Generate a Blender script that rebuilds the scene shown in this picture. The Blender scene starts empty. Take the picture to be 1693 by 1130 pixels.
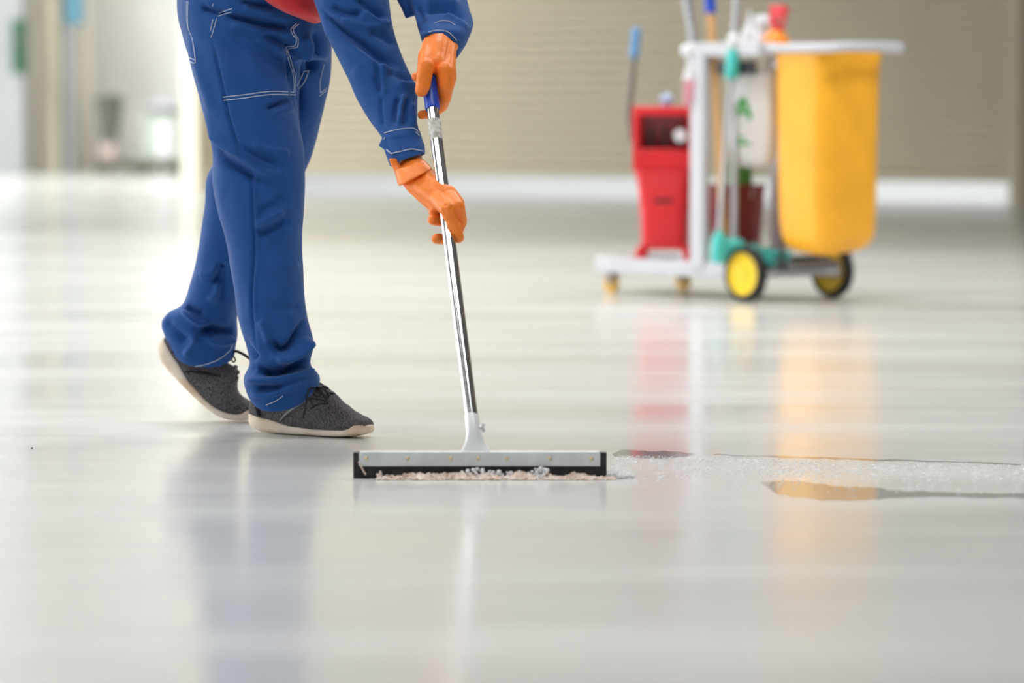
import bpy, bmesh, math, random
import numpy as np
from mathutils import Vector, Matrix, noise
from mathutils.bvhtree import BVHTree

random.seed(7)
np.random.seed(7)
SC = bpy.context.scene
COL = SC.collection

# ------------------------------------------------------------------ camera
F = 6349.0            # focal length in pixels of the 1693 x 1130 frame (135 mm on 36 mm)
CH = 0.76             # camera height
TH = math.atan(402.0 / F)
CO = np.array([0.0, 0.0, CH])
cam_d = bpy.data.cameras.new('camera')
cam_d.sensor_width = 36.0
cam_d.lens = F * 36.0 / 1693.0
cam_d.clip_end = 400
cam_d.dof.use_dof = True
cam_d.dof.focus_distance = 8.33
cam_d.dof.aperture_fstop = cam_d.lens / 50.0
cam = bpy.data.objects.new('camera', cam_d)
COL.objects.link(cam)
cam.location = (0, 0, CH)
cam.rotation_euler = (math.pi / 2 - TH, 0, 0)
SC.camera = cam

# ------------------------------------------------------------------ world, lights, exposure
SC.view_settings.view_transform = 'Standard'
SC.view_settings.look = 'None'
SC.view_settings.gamma = 1.0
SC.view_settings.use_curve_mapping = False
SC.view_settings.exposure = 0.0
SC.cycles.use_denoising = True
SC.cycles.max_bounces = 8
SC.cycles.caustics_reflective = False
SC.cycles.caustics_refractive = False

wd = bpy.data.worlds.new('overcast_sky')
SC.world = wd
wd.use_nodes = True
wd.node_tree.nodes['Background'].inputs[0].default_value = (0.93, 0.97, 1.0, 1)
wd.node_tree.nodes['Background'].inputs[1].default_value = 4.6

CEIL = 7.0


def area_light(name, loc, rot, sx, sy, power, color=(1, 1, 1), portal=False):
    d = bpy.data.lights.new(name, 'AREA')
    d.shape = 'RECTANGLE'
    d.size, d.size_y = sx, sy
    d.energy = power
    d.color = color
    o = bpy.data.objects.new(name, d)
    o.location = loc
    o.rotation_euler = rot
    COL.objects.link(o)
    if portal:
        d.cycles.is_portal = True
    return o


LAMP_W = 120.0
LAMPC = (1.0, 0.99, 0.975)
for lx, ly, k in ((-9.5, -2, 0.4), (-4.5, -2, 0.5), (0.5, -2, 0.4), (-9.5, 4.5, 0.5), (-4.5, 5.5, 0.8), (0.0, 5.0, 1.25), (2.4, 3.0, 0.35), (6.0, 11.5, 2.4), (-9.5, 11, 1), (-4.5, 11, 1.3), (0.0, 10.5, 1.5),
                  (-9.5, 17.5, 1), (-5.0, 17.5, 1.3), (-1.5, 15.0, 1.7), (2.6, 16.0, 1.6), (-1.5, 20.5, 1.8), (1.0, 22.0, 1.1), (-9.5, 24, 1), (-5.8, 26.5, 2.2), (-9.5, 30.5, 2.0), (-8.2, 31.5, 3.0), (-10.5, 38, 2.8), (-8.0, 35, 4.4)):
    area_light('overhead_fill_light', (lx, ly, CEIL - 0.15), (0, 0, 0), 2.6, 1.0, LAMP_W * k, LAMPC)  # unseen lamps; many added and weighted to brighten bag, shutter, bay and floor
# portals in the two long doorways of the left wall, where the sky looks in
area_light('daylight_portal', (-12.0, 10.0, 2.4), (0, -math.pi / 2, 0), 4.6, 8.0, 1, portal=True)
area_light('daylight_portal', (-12.0, 26.0, 2.4), (0, -math.pi / 2, 0), 4.6, 20.0, 1, portal=True)


# ------------------------------------------------------------------ projection helpers
cT, sT = math.cos(TH), math.sin(TH)


def ray(x, y):
    dx, dy = (x - 846.5) / F, -(y - 565.0) / F
    return np.array([dx, dy * sT + cT, dy * cT - sT])


def W(x, y, D):
    r = ray(x, y)
    return CO + r * (D / r[1])


def FL(x, y, z=0.0):
    r = ray(x, y)
    return CO + r * ((z - CH) / r[2])


def project(P):
    P = np.asarray(P, float) - CO
    fwd = P[..., 1] * cT - P[..., 2] * sT
    up = P[..., 1] * sT + P[..., 2] * cT
    return np.stack([846.5 + F * P[..., 0] / fwd, 565.0 - F * up / fwd], -1)


# ------------------------------------------------------------------ materials
def mat(name, color, rough=0.5, metal=0.0, spec=0.5, sheen=0.0, coat=0.0, noise_amt=0.0, noise_scale=20.0,
        bump=0.0, bump_scale=200.0, trans=0.0, sss=0.0, color2=None, detail=4.0, stretch=None):
    m = bpy.data.materials.new(name)
    m.use_nodes = True
    nt = m.node_tree
    b = nt.nodes['Principled BSDF']
    b.inputs['Base Color'].default_value = (*color, 1)
    b.inputs['Roughness'].default_value = rough
    b.inputs['Metallic'].default_value = metal
    b.inputs['Specular IOR Level'].default_value = spec
    if sheen:
        b.inputs['Sheen Weight'].default_value = sheen
        b.inputs['Sheen Roughness'].default_value = 0.5
    if coat:
        b.inputs['Coat Weight'].default_value = coat
        b.inputs['Coat Roughness'].default_value = 0.1
    if trans:
        b.inputs['Transmission Weight'].default_value = trans
    if sss:
        b.inputs['Subsurface Weight'].default_value = sss
        b.inputs['Subsurface Radius'].default_value = (0.02, 0.01, 0.006)
    tc = nt.nodes.new('ShaderNodeTexCoord')
    src = tc.outputs['Object']
    if stretch:
        mp = nt.nodes.new('ShaderNodeMapping')
        mp.inputs['Scale'].default_value = stretch
        nt.links.new(src, mp.inputs['Vector'])
        src = mp.outputs['Vector']
    if noise_amt or color2:
        n = nt.nodes.new('ShaderNodeTexNoise')
        n.inputs['Scale'].default_value = noise_scale
        n.inputs['Detail'].default_value = detail
        nt.links.new(src, n.inputs['Vector'])
        mx = nt.nodes.new('ShaderNodeMix')
        mx.data_type = 'RGBA'
        c2 = color2 if color2 else tuple(max(0.0, c * (1 - noise_amt)) for c in color)
        mx.inputs['A'].default_value = (*color, 1)
        mx.inputs['B'].default_value = (*c2, 1)
        cr = nt.nodes.new('ShaderNodeMapRange')
        cr.inputs['From Min'].default_value = 0.38
        cr.inputs['From Max'].default_value = 0.62
        nt.links.new(n.outputs['Fac'], cr.inputs['Value'])
        nt.links.new(cr.outputs['Result'], mx.inputs['Factor'])
        nt.links.new(mx.outputs['Result'], b.inputs['Base Color'])
    if bump:
        n2 = nt.nodes.new('ShaderNodeTexNoise')
        n2.inputs['Scale'].default_value = bump_scale
        n2.inputs['Detail'].default_value = 3
        nt.links.new(src, n2.inputs['Vector'])
        bp = nt.nodes.new('ShaderNodeBump')
        bp.inputs['Strength'].default_value = bump
        bp.inputs['Distance'].default_value = 0.001
        nt.links.new(n2.outputs['Fac'], bp.inputs['Height'])
        nt.links.new(bp.outputs['Normal'], b.inputs['Normal'])
    return m


def srgb(r, g, b):
    f = lambda c: (c / 255 / 12.92) if c / 255 <= 0.04045 else ((c / 255 + 0.055) / 1.055) ** 2.4
    return (f(r), f(g), f(b))


M = {}
M['twill'] = mat('blue_twill', srgb(30, 80, 147), 0.75, spec=0.2, sheen=0.10, noise_amt=0.08, noise_scale=55, bump=0.35, bump_scale=900)
M['thread'] = mat('white_thread', srgb(205, 212, 225), 0.8)
M['shirt'] = mat('red_jersey', srgb(205, 32, 38), 0.7, sheen=0.1, noise_amt=0.1, noise_scale=40)
M['glove'] = mat('orange_rubber', srgb(255, 136, 46), 0.42, spec=0.4, sss=0.08, noise_amt=0.08, noise_scale=45, bump=0.2, bump_scale=350)
M['glove2'] = M['glove']
M['skin'] = mat('skin', srgb(214, 160, 134), 0.5, sss=0.1, noise_amt=0.08, noise_scale=60)
M['hair'] = mat('black_hair', srgb(24, 20, 18), 0.5, bump=0.5, bump_scale=200)
M['knit'] = mat('grey_melange_knit', srgb(58, 56, 58), 0.9, spec=0.15, color2=srgb(122, 116, 118), noise_scale=420, bump=0.8, bump_scale=700, detail=2)
M['knit_dark'] = mat('charcoal_webbing', srgb(46, 45, 47), 0.85, spec=0.2)
M['sole'] = mat('scuffed_white_foam', srgb(246, 232, 212), 0.6, color2=srgb(226, 196, 166), noise_scale=16, detail=6)
M['lace'] = mat('black_lace', srgb(30, 29, 30), 0.8)
M['chrome'] = mat('chrome_tube', (0.82, 0.82, 0.84), 0.11, metal=1.0)
M['blue_grip'] = mat('blue_plastic_grip', srgb(28, 74, 190), 0.35)
M['paper'] = mat('worn_paper_label', srgb(222, 218, 212), 0.7, color2=srgb(176, 172, 168), noise_scale=110)
M['zinc'] = mat('galvanised_steel', (0.72, 0.77, 0.79), 0.45, metal=0.3, noise_amt=0.12, noise_scale=25)
M['zinc_paint'] = mat('silver_painted_socket', (0.82, 0.85, 0.88), 0.35, metal=0.2)
M['brass'] = mat('brass_rivet', srgb(226, 210, 170), 0.35, metal=0.4)
M['rubber'] = mat('black_rubber', srgb(26, 26, 27), 0.6, color2=srgb(44, 44, 44), noise_scale=60)
M['lint'] = mat('wet_lint', srgb(222, 196, 178), 0.75, color2=srgb(238, 228, 220), noise_scale=120)
M['bag'] = mat('yellow_orange_vinyl', srgb(255, 182, 40), 0.45, spec=0.4, coat=0.15, noise_amt=0.1, noise_scale=6)
M['grey_plastic'] = mat('light_grey_plastic', srgb(196, 197, 203), 0.45, noise_amt=0.05, noise_scale=8)
M['mid_grey'] = mat('mid_grey_plastic', srgb(120, 121, 126), 0.5, noise_amt=0.08, noise_scale=8)
M['dark_grey'] = mat('dark_grey_steel', srgb(66, 66, 70), 0.5, metal=0.3)
M['tyre'] = mat('black_tyre_rubber', srgb(32, 32, 33), 0.7, noise_amt=0.1)
M['hub_yellow'] = mat('yellow_hub_plastic', srgb(252, 212, 14), 0.4, noise_amt=0.03)
M['caster_yellow'] = mat('amber_caster_plastic', srgb(226, 176, 60), 0.45, noise_amt=0.05)
M['red_plastic'] = mat('red_bucket_plastic', srgb(226, 38, 46), 0.4, noise_amt=0.08, noise_scale=6)
M['dark_red'] = mat('maroon_plastic', srgb(118, 24, 32), 0.45, noise_amt=0.08)
M['lever'] = mat('brushed_grey_steel', srgb(122, 118, 110), 0.4, metal=0.4)
M['grip_blue'] = mat('sky_blue_grip', srgb(96, 148, 196), 0.5)
M['wood'] = mat('pale_wood', srgb(222, 176, 118), 0.6, color2=srgb(200, 150, 96), noise_scale=12, stretch=(1, 1, 0.1))
M['teal'] = mat('teal_plastic', srgb(74, 196, 188), 0.45, noise_amt=0.06)
M['white_plastic'] = mat('white_plastic', srgb(226, 226, 228), 0.45, noise_amt=0.04)
M['pale_metal'] = mat('pale_aluminium', srgb(176, 178, 182), 0.4, metal=0.4)
M['orange_bottle'] = mat('orange_translucent_bottle', srgb(255, 150, 30), 0.3)
M['red_spray'] = mat('red_trigger_plastic', srgb(222, 60, 66), 0.4)
M['pink'] = mat('pink_cloth', srgb(236, 164, 178), 0.9)
M['white_cloth'] = mat('white_cotton', srgb(228, 226, 226), 0.9, bump=0.5, bump_scale=150)
M['green_print'] = mat('green_print', srgb(70, 168, 86), 0.6)
M['green_bottle'] = mat('green_bottle', srgb(58, 122, 52), 0.4)
M['pale_blue'] = mat('pale_blue_plastic', srgb(172, 190, 222), 0.5)
M['shutter'] = mat('beige_painted_shutter', srgb(178, 168, 144), 0.55, noise_amt=0.05, noise_scale=2)
M['wall_white'] = mat('white_wall_paint', srgb(228, 227, 224), 0.8, noise_amt=0.04, noise_scale=1.5)
M['cream'] = mat('cream_painted_column', srgb(240, 234, 214), 0.7, noise_amt=0.03)
M['ceiling'] = mat('grey_metal_deck_ceiling', srgb(112, 112, 110), 0.8)
M['grey_col'] = mat('grey_painted_steel', srgb(154, 158, 158), 0.6, noise_amt=0.05)
M['beige_panel'] = mat('beige_wall_panel', srgb(228, 220, 204), 0.7, noise_amt=0.04)
M['brown_panel'] = mat('dull_brown_panel', srgb(150, 136, 118), 0.7, noise_amt=0.05)
M['front_shutter'] = mat('dark_bronze_shutter', srgb(92, 86, 78), 0.6, noise_amt=0.05)
M['foot_pink'] = mat('greyish_pink_plastic', srgb(186, 168, 162), 0.7)
M['facade'] = mat('grey_render_facade', srgb(150, 150, 148), 0.8, noise_amt=0.1, noise_scale=0.5)
M['tan'] = mat('tan_timber_post', srgb(170, 164, 142), 0.7, noise_amt=0.05)
M['sign_green'] = mat('dark_green_sign', srgb(22, 78, 48), 0.5, noise_amt=0.08)
M['sign_blue'] = mat('steel_blue_sign', srgb(76, 124, 142), 0.5)
M['bin_dark'] = mat('dark_grey_green_plastic', srgb(96, 98, 92), 0.6, noise_amt=0.1)
M['pale_green'] = mat('pale_sage_steel', srgb(170, 182, 170), 0.5, noise_amt=0.05)
M['plinth'] = mat('dark_olive_timber', srgb(92, 92, 76), 0.7, noise_amt=0.15)
M['concrete'] = mat('pale_yard_concrete', srgb(148, 148, 146), 0.85, noise_amt=0.15, noise_scale=0.6)
M['black'] = mat('black_plastic', srgb(22, 22, 24), 0.5)


def floor_material():
    m = bpy.data.materials.new('polished_grey_epoxy')
    m.use_nodes = True
    nt = m.node_tree
    b = nt.nodes['Principled BSDF']
    geo = nt.nodes.new('ShaderNodeNewGeometry')

    def nz(scale, sx, sy, detail=4.0):
        mp = nt.nodes.new('ShaderNodeMapping')
        mp.inputs['Scale'].default_value = (sx, sy, 1)
        nt.links.new(geo.outputs['Position'], mp.inputs['Vector'])
        n = nt.nodes.new('ShaderNodeTexNoise')
        n.inputs['Scale'].default_value = scale
        n.inputs['Detail'].default_value = detail
        nt.links.new(mp.outputs['Vector'], n.inputs['Vector'])
        return n.outputs['Fac']

    n1 = nz(0.55, 0.35, 1.0)
    mx = nt.nodes.new('ShaderNodeMix')
    mx.data_type = 'RGBA'
    mx.inputs['A'].default_value = (*srgb(214, 215, 213), 1)
    mx.inputs['B'].default_value = (*srgb(202, 204, 201), 1)
    nt.links.new(n1, mx.inputs['Factor'])
    nt.links.new(mx.outputs['Result'], b.inputs['Base Color'])
    n2 = nz(1.1, 0.45, 1.6, 5.0)
    mr = nt.nodes.new('ShaderNodeMapRange')
    mr.inputs['From Min'].default_value = 0.32
    mr.inputs['From Max'].default_value = 0.68
    mr.inputs['To Min'].default_value = 0.11
    mr.inputs['To Max'].default_value = 0.25
    nt.links.new(n2, mr.inputs['Value'])
    nt.links.new(mr.outputs['Result'], b.inputs['Roughness'])
    b.inputs['IOR'].default_value = 1.5
    n3 = nz(2.2, 0.3, 1.0, 3.0)
    bp = nt.nodes.new('ShaderNodeBump')
    bp.inputs['Strength'].default_value = 0.07
    bp.inputs['Distance'].default_value = 0.004
    nt.links.new(n3, bp.inputs['Height'])
    nt.links.new(bp.outputs['Normal'], b.inputs['Normal'])
    return m


M['floor'] = floor_material()


def water_material():
    m = bpy.data.materials.new('thin_water_film')
    m.use_nodes = True
    nt = m.node_tree
    for n in list(nt.nodes):
        nt.nodes.remove(n)
    out = nt.nodes.new('ShaderNodeOutputMaterial')
    tr = nt.nodes.new('ShaderNodeBsdfTransparent')
    gl = nt.nodes.new('ShaderNodeBsdfGlossy')
    gl.inputs['Roughness'].default_value = 0.03
    fr = nt.nodes.new('ShaderNodeFresnel')
    fr.inputs['IOR'].default_value = 1.33
    mx = nt.nodes.new('ShaderNodeMixShader')
    geo = nt.nodes.new('ShaderNodeNewGeometry')
    mp = nt.nodes.new('ShaderNodeMapping')
    mp.inputs['Scale'].default_value = (1.0, 1.6, 1)
    n = nt.nodes.new('ShaderNodeTexNoise')
    n.inputs['Scale'].default_value = 14
    n.inputs['Detail'].default_value = 5
    nt.links.new(geo.outputs['Position'], mp.inputs['Vector'])
    nt.links.new(mp.outputs['Vector'], n.inputs['Vector'])
    bp = nt.nodes.new('ShaderNodeBump')
    bp.inputs['Strength'].default_value = 0.3
    bp.inputs['Distance'].default_value = 0.0008
    nt.links.new(n.outputs['Fac'], bp.inputs['Height'])
    nt.links.new(bp.outputs['Normal'], gl.inputs['Normal'])
    nt.links.new(fr.outputs['Fac'], mx.inputs['Fac'])
    nt.links.new(tr.outputs[0], mx.inputs[1])
    nt.links.new(gl.outputs[0], mx.inputs[2])
    nt.links.new(mx.outputs[0], out.inputs['Surface'])
    return m


M['water'] = water_material()


# ------------------------------------------------------------------ mesh building
class MB:
    def __init__(self):
        self.v, self.f = [], []

    def add(self, verts, faces):
        o = len(self.v)
        self.v += [tuple(map(float, p)) for p in verts]
        self.f += [tuple(i + o for i in q) for q in faces]
        return self

    def box(self, c, s, rot=None):
        c = Vector(c)
        pts = [Vector((x * s[0] / 2, y * s[1] / 2, z * s[2] / 2)) for x in (-1, 1) for y in (-1, 1) for z in (-1, 1)]
        if rot is not None:
            pts = [rot @ p for p in pts]
        pts = [p + c for p in pts]
        return self.add(pts, [(0, 1, 3, 2), (4, 6, 7, 5), (0, 4, 5, 1), (2, 3, 7, 6), (0, 2, 6, 4), (1, 5, 7, 3)])

    def rings(self, rings, cap0=True, cap1=True, closed=True):
        n = len(rings[0])
        vs, fs = [], []
        for r in rings:
            vs += [tuple(p) for p in r]
        for i in range(len(rings) - 1):
            for j in range(n if closed else n - 1):
                k = (j + 1) % n
                fs.append((i * n + j, i * n + k, (i + 1) * n + k, (i + 1) * n + j))
        if cap0:
            fs.append(tuple(reversed(range(n))))
        if cap1:
            fs.append(tuple((len(rings) - 1) * n + j for j in range(n)))
        return self.add(vs, fs)

    def tube(self, pts, r, n=12, caps=True):
        pts = [Vector(p) for p in pts]
        rs = r if isinstance(r, (list, tuple)) else [r] * len(pts)
        t0 = (pts[1] - pts[0]).normalized()
        up = Vector((0, 0, 1)) if abs(t0.z) < 0.9 else Vector((1, 0, 0))
        a = t0.cross(up).normalized()
        R = []
        for i, p in enumerate(pts):
            if i == 0:
                t = t0
            elif i == len(pts) - 1:
                t = (pts[i] - pts[i - 1]).normalized()
            else:
                t = ((pts[i + 1] - pts[i]).normalized() + (pts[i] - pts[i - 1]).normalized()).normalized()
            a = (a - t * a.dot(t)).normalized()
            b = t.cross(a)
            R.append([p + (a * math.cos(2 * math.pi * j / n) + b * math.sin(2 * math.pi * j / n)) * rs[i] for j in range(n)])
        return self.rings(R, caps, caps)

    def lathe(self, prof, c=(0, 0, 0), axis=(0, 0, 1), n=24, caps=True):
        ax = Vector(axis).normalized()
        up = Vector((0, 0, 1)) if abs(ax.z) < 0.9 else Vector((1, 0, 0))
        a = ax.cross(up).normalized()
        b = ax.cross(a)
        c = Vector(c)
        R = [[c + ax * h + (a * math.cos(2 * math.pi * j / n) + b * math.sin(2 * math.pi * j / n)) * max(r, 1e-5) for j in range(n)] for r, h in prof]
        return self.rings(R, caps, caps)

    def ball(self, c, r, n=14, m=9, sc=(1, 1, 1)):
        R = []
        for i in range(1, m):
            th = math.pi * i / m
            R.append([(c[0] + sc[0] * r * math.sin(th) * math.cos(2 * math.pi * j / n), c[1] + sc[1] * r * math.sin(th) * math.sin(2 * math.pi * j / n), c[2] + sc[2] * r * math.cos(th)) for j in range(n)])
        return self.rings(R)

    def capsules(self, pts, n=16):
        """tapered capsule chain; pts = [(xyz, r)]"""
        for (p, r), (q, s) in zip(pts[:-1], pts[1:]):
            p, q = Vector(p), Vector(q)
            d = q - p
            L = d.length
            if L < 1e-6:
                continue
            prof = []
            for k in range(1, 6):
                a = math.pi / 2 * k / 6
                prof.append((r * math.sin(a), -r * math.cos(a)))
            prof.append((r, 0.0))
            prof.append((s, L))
            for k in range(5, 0, -1):
                a = math.pi / 2 * k / 6
                prof.append((s * math.sin(a), L + s * math.cos(a)))
            self.lathe(prof, p, d, n)
        return self

    def mesh(self, name, smooth=True, angle=40):
        me = bpy.data.meshes.new(name)
        me.from_pydata(self.v, [], self.f)
        bm = bmesh.new()
        bm.from_mesh(me)
        bmesh.ops.recalc_face_normals(bm, faces=bm.faces)
        bm.to_mesh(me)
        bm.free()
        if smooth:
            me.polygons.foreach_set('use_smooth', [True] * len(me.polygons))
            if angle < 180:
                me.set_sharp_from_angle(angle=math.radians(angle))
        return me

    def build(self, name, m, parent=None, bevel=0.0, angle=40, world=False, segs=2):
        return link(self.mesh(name, True, angle), name, m, parent, bevel, world, segs)


def link(me, name, m, parent=None, bevel=0.0, world=False, segs=2):
    """world=True: vertices are in world space, parent keeps its own transform"""
    o = bpy.data.objects.new(name, me)
    COL.objects.link(o)
    me.materials.append(M[m] if isinstance(m, str) else m)
    if parent is not None:
        o.parent = parent
        if world:
            mt = Matrix.Translation(parent.location) @ parent.rotation_euler.to_matrix().to_4x4()
            if parent.parent is not None:
                pp = parent.parent
                mt = Matrix.Translation(pp.location) @ pp.rotation_euler.to_matrix().to_4x4() @ parent.matrix_parent_inverse @ mt
            o.matrix_parent_inverse = mt.inverted()
    if bevel:
        md = o.modifiers.new('edge', 'BEVEL')
        md.width = bevel
        md.segments = segs
        md.limit_method = 'ANGLE'
        md.angle_limit = math.radians(40)
    return o


def tag(o, label=None, cat=None, group=None, kind=None):
    if label:
        o['label'] = label
    if cat:
        o['category'] = cat
    if group:
        o['group'] = group
    if kind:
        o['kind'] = kind
    return o


def empty(name, loc, rz=0.0, label=None, cat=None, group=None, kind=None):
    o = bpy.data.objects.new(name, None)
    COL.objects.link(o)
    o.location = loc
    o.rotation_euler = (0, 0, rz)
    o.empty_display_size = 0.05
    return tag(o, label, cat, group, kind)


def catmull(rows, sub):
    """rows: list of flat arrays; returns densified list"""
    A = np.array(rows, float)
    out = []
    n = len(A)
    for i in range(n - 1):
        p0, p1, p2, p3 = A[max(i - 1, 0)], A[i], A[i + 1], A[min(i + 2, n - 1)]
        for k in range(sub):
            t = k / sub
            out.append(0.5 * (2 * p1 + (p2 - p0) * t + (2 * p0 - 5 * p1 + 4 * p2 - p3) * t * t + (3 * p1 - p0 - 3 * p2 + p3) * t ** 3))
    out.append(A[-1])
    return out


def limb(mb, spec, sub=6, n=40, ex=2.3):
    """spec rows: (xl, yl, xr, yr, depth, half_depth, near_drop): left and right edge of a limb at one level, its distance and thickness"""
    rows = []
    for xl, yl, xr, yr, D, dh, bz in spec:
        rows.append(np.concatenate([W(xl, yl, D), W(xr, yr, D), [dh, bz]]))
    R = []
    for q in catmull(rows, sub):
        L, Rr, dh, bz = q[:3], q[3:6], q[6], q[7]
        c, a = (L + Rr) / 2, (Rr - L) / 2
        b = np.array([0, dh, bz])
        ring = []
        for j in range(n):
            th = 2 * math.pi * j / n
            cs, sn = math.cos(th), math.sin(th)
            cs = math.copysign(abs(cs) ** (2 / ex), cs)
            sn = math.copysign(abs(sn) ** (2 / ex), sn)
            ring.append(c + a * cs + b * sn)
        R.append(ring)
    mb.rings(R)
    return R


def union(mb, voxel, smooth_it=6, factor=0.5):
    me = mb.mesh('union_source', False)
    o = bpy.data.objects.new('union_source', me)
    COL.objects.link(o)
    md = o.modifiers.new('r', 'REMESH')
    md.mode = 'VOXEL'
    md.voxel_size = voxel
    md.use_smooth_shade = True
    if smooth_it:
        ms = o.modifiers.new('s', 'SMOOTH')
        ms.factor = factor
        ms.iterations = smooth_it
    dg = bpy.context.evaluated_depsgraph_get()
    dg.update()
    res = bpy.data.meshes.new_from_object(o.evaluated_get(dg))
    bpy.data.objects.remove(o)
    bpy.data.meshes.remove(me)
    res.polygons.foreach_set('use_smooth', [True] * len(res.polygons))
    return res


def get_co(me):
    a = np.empty(len(me.vertices) * 3)
    me.vertices.foreach_get('co', a)
    return a.reshape(-1, 3)


def get_no(me):
    a = np.empty(len(me.vertices) * 3)
    me.vertex_normals.foreach_get('vector', a)
    return a.reshape(-1, 3)


def set_co(me, co):
    me.vertices.foreach_set('co', co.ravel())
    me.update()


def creases(me, lines, fine=0.0, fine_scale=(30, 30, 14), gain=1.0):
    """folds of cloth: each line = (pixel polyline, width px, height m) raises or sinks the near side of the surface"""
    co, no = get_co(me), get_no(me)
    px = project(co)
    view = CO - co
    view /= np.linalg.norm(view, axis=1)[:, None]
    facing = np.clip((no * view).sum(1) * 2.0, 0, 1)
    disp = np.zeros(len(co))
    for pl, w, h in lines:
        P = np.array(catmull(pl, 4) if len(pl) > 2 else pl, float)
        best = np.full(len(co), 1e9)
        tb = np.zeros(len(co))
        nseg = len(P) - 1
        for i in range(nseg):
            a, b = P[i], P[i + 1]
            ab = b - a
            t = np.clip(((px - a) @ ab) / max(ab @ ab, 1e-6), 0, 1)
            d = np.hypot(*(px - a - t[:, None] * ab).T)
            m_ = d < best
            best[m_] = d[m_]
            tb[m_] = (i + t[m_]) / nseg
        taper = np.clip(np.sin(math.pi * np.clip(tb, 0.03, 0.97)) * 1.8, 0, 1)
        disp += gain * h * taper * np.exp(-(best / w) ** 2)
    disp *= facing
    if fine:
        sx, sy, sz = fine_scale
        for i, p in enumerate(co):
            disp[i] += fine * (noise.noise((p[0] * sx, p[1] * sy, p[2] * sz)) + 0.5 * noise.noise((p[0] * sx * 2.3 + 5, p[1] * sy * 2.3, p[2] * sz * 2.3)))
    set_co(me, co + no * disp[:, None])


def bvh(me):
    return BVHTree.FromPolygons([v.co.copy() for v in me.vertices], [tuple(p.vertices) for p in me.polygons])


def stitch(mb, tree, pl, r=0.0008, off=0.0006, dash=True, step=2.2):
    """thread laid on the cloth along a pixel polyline"""
    P = catmull(pl, 8) if len(pl) > 2 else [np.array(pl[0], float) * (1 - t) + np.array(pl[1], float) * t for t in np.linspace(0, 1, 20)]
    dense = [P[0]]
    for p in P[1:]:
        d = np.hypot(*(np.array(p) - dense[-1]))
        k = max(1, int(d / step))
        a = dense[-1]
        for i in range(1, k + 1):
            dense.append(a + (np.array(p) - a) * i / k)
    run = []
    runs = []
    for q in dense:
        r_ = ray(q[0], q[1])
        hit = tree.ray_cast(Vector(CO), Vector(r_).normalized(), 14)
        if hit[0] is None or (run and (hit[0] - run[-1]).length > 0.03):
            if len(run) > 1:
                runs.append(run)
            run = []
        if hit[0] is not None:
            run.append(hit[0] + Vector(-r_ / np.linalg.norm(r_)) * off)
    if len(run) > 1:
        runs.append(run)
    for rn in runs:
        if dash:
            i = 0
            while i < len(rn) - 1:
                mb.tube(rn[i:i + 3], r, 5)
                i += 2 if i + 3 < len(rn) else 3
        else:
            mb.tube(rn, r, 5)


# ================================================================== THE HALL
def plane_poly(pts, z=0.0):
    mb = MB()
    mb.add([(p[0], p[1], z) for p in pts], [tuple(range(len(pts)))])
    return mb


def structure(mb, name, m, bevel=0.0, parent=None, label=None):
    o = mb.build(name, m, parent, bevel, world=parent is not None)
    if parent is None:
        tag(o, label, None, None, 'structure')
    return o


# back wall line: shutter wall runs slightly askew, its left end farther
A0 = FL(500, 321)
A1 = FL(1693, 341)
dW = A1 - A0
dW /= np.linalg.norm(dW)
nW = np.array([dW[1], -dW[0], 0.0])       # towards the hall


def wall_at_px(px):
    r = ray(px, 330)
    # intersect vertical plane through A0 along dW
    nn = np.array([-dW[1], dW[0], 0])
    t = ((A0 - CO) @ nn) / (r @ nn)
    P = CO + r * t
    return np.array([P[0], P[1], 0.0])


Lw = wall_at_px(338)
Rw = wall_at_px(1686)
FARY = 40.6

floor = structure(plane_poly([(-12.2, -8), (12, -8), (12, (A0 + dW * ((12 - A0[0]) / dW[0]))[1]), (Lw[0], Lw[1]), (Lw[0], FARY + 0.2), (-12.2, FARY + 0.2)]),
                  'floor', 'floor', label='glossy pale grey epoxy hall floor')
yard = structure(plane_poly([(-90, -60), (90, -60), (90, 120), (-90, 120)], -0.02), 'ground', 'concrete', label='pale concrete yard outside the hall')
OUT = [(-12.2, -8.2), (12.2, -8.2), (12.2, (A0 + dW * ((12.2 - A0[0]) / dW[0]))[1] + 0.3), (Lw[0] + 0.3, Lw[1] + 0.3), (Lw[0] + 0.3, FARY + 0.2), (-12.2, FARY + 0.2)]
structure(MB().rings([[(p[0], p[1], CEIL) for p in OUT], [(p[0], p[1], CEIL + 0.2) for p in OUT]]), 'ceiling', 'ceiling', label='grey metal deck ceiling high above')
structure(MB().box((12.1, 10, CEIL / 2), (0.2, 36.4, CEIL)), 'wall_right', 'brown_panel', label='plain brownish side wall of the hall')
structure(MB().box((0, -8.1, CEIL / 2), (24.4, 0.2, CEIL)), 'wall_front', 'front_shutter', label='dark bronze end wall behind the viewer')
wl = MB()
wl.box((-12.1, 16.4, 4.7 + (CEIL - 4.7) / 2), (0.2, 48.6, CEIL - 4.7))
for y0, y1 in ((-8, 6), (14, 16), (36, 40.8)):
    wl.box((-12.1, (y0 + y1) / 2, 2.35), (0.2, y1 - y0, 4.7))
structure(wl, 'wall_left', 'wall_white', label='white side wall with two wide open doorways')
structure(MB().box((( -12.2 + Lw[0]) / 2, FARY + 0.1, CEIL / 2), (Lw[0] + 12.2, 0.2, CEIL)), 'wall_far', 'wall_white', label='white far wall of the side bay')
structure(MB().box((Lw[0] + 0.1, (Lw[1] + FARY) / 2 + 0.3, CEIL / 2), (0.2, FARY - Lw[1] - 0.4, CEIL)), 'wall_return', 'wall_white', label='white return wall behind the shutter')

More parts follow.
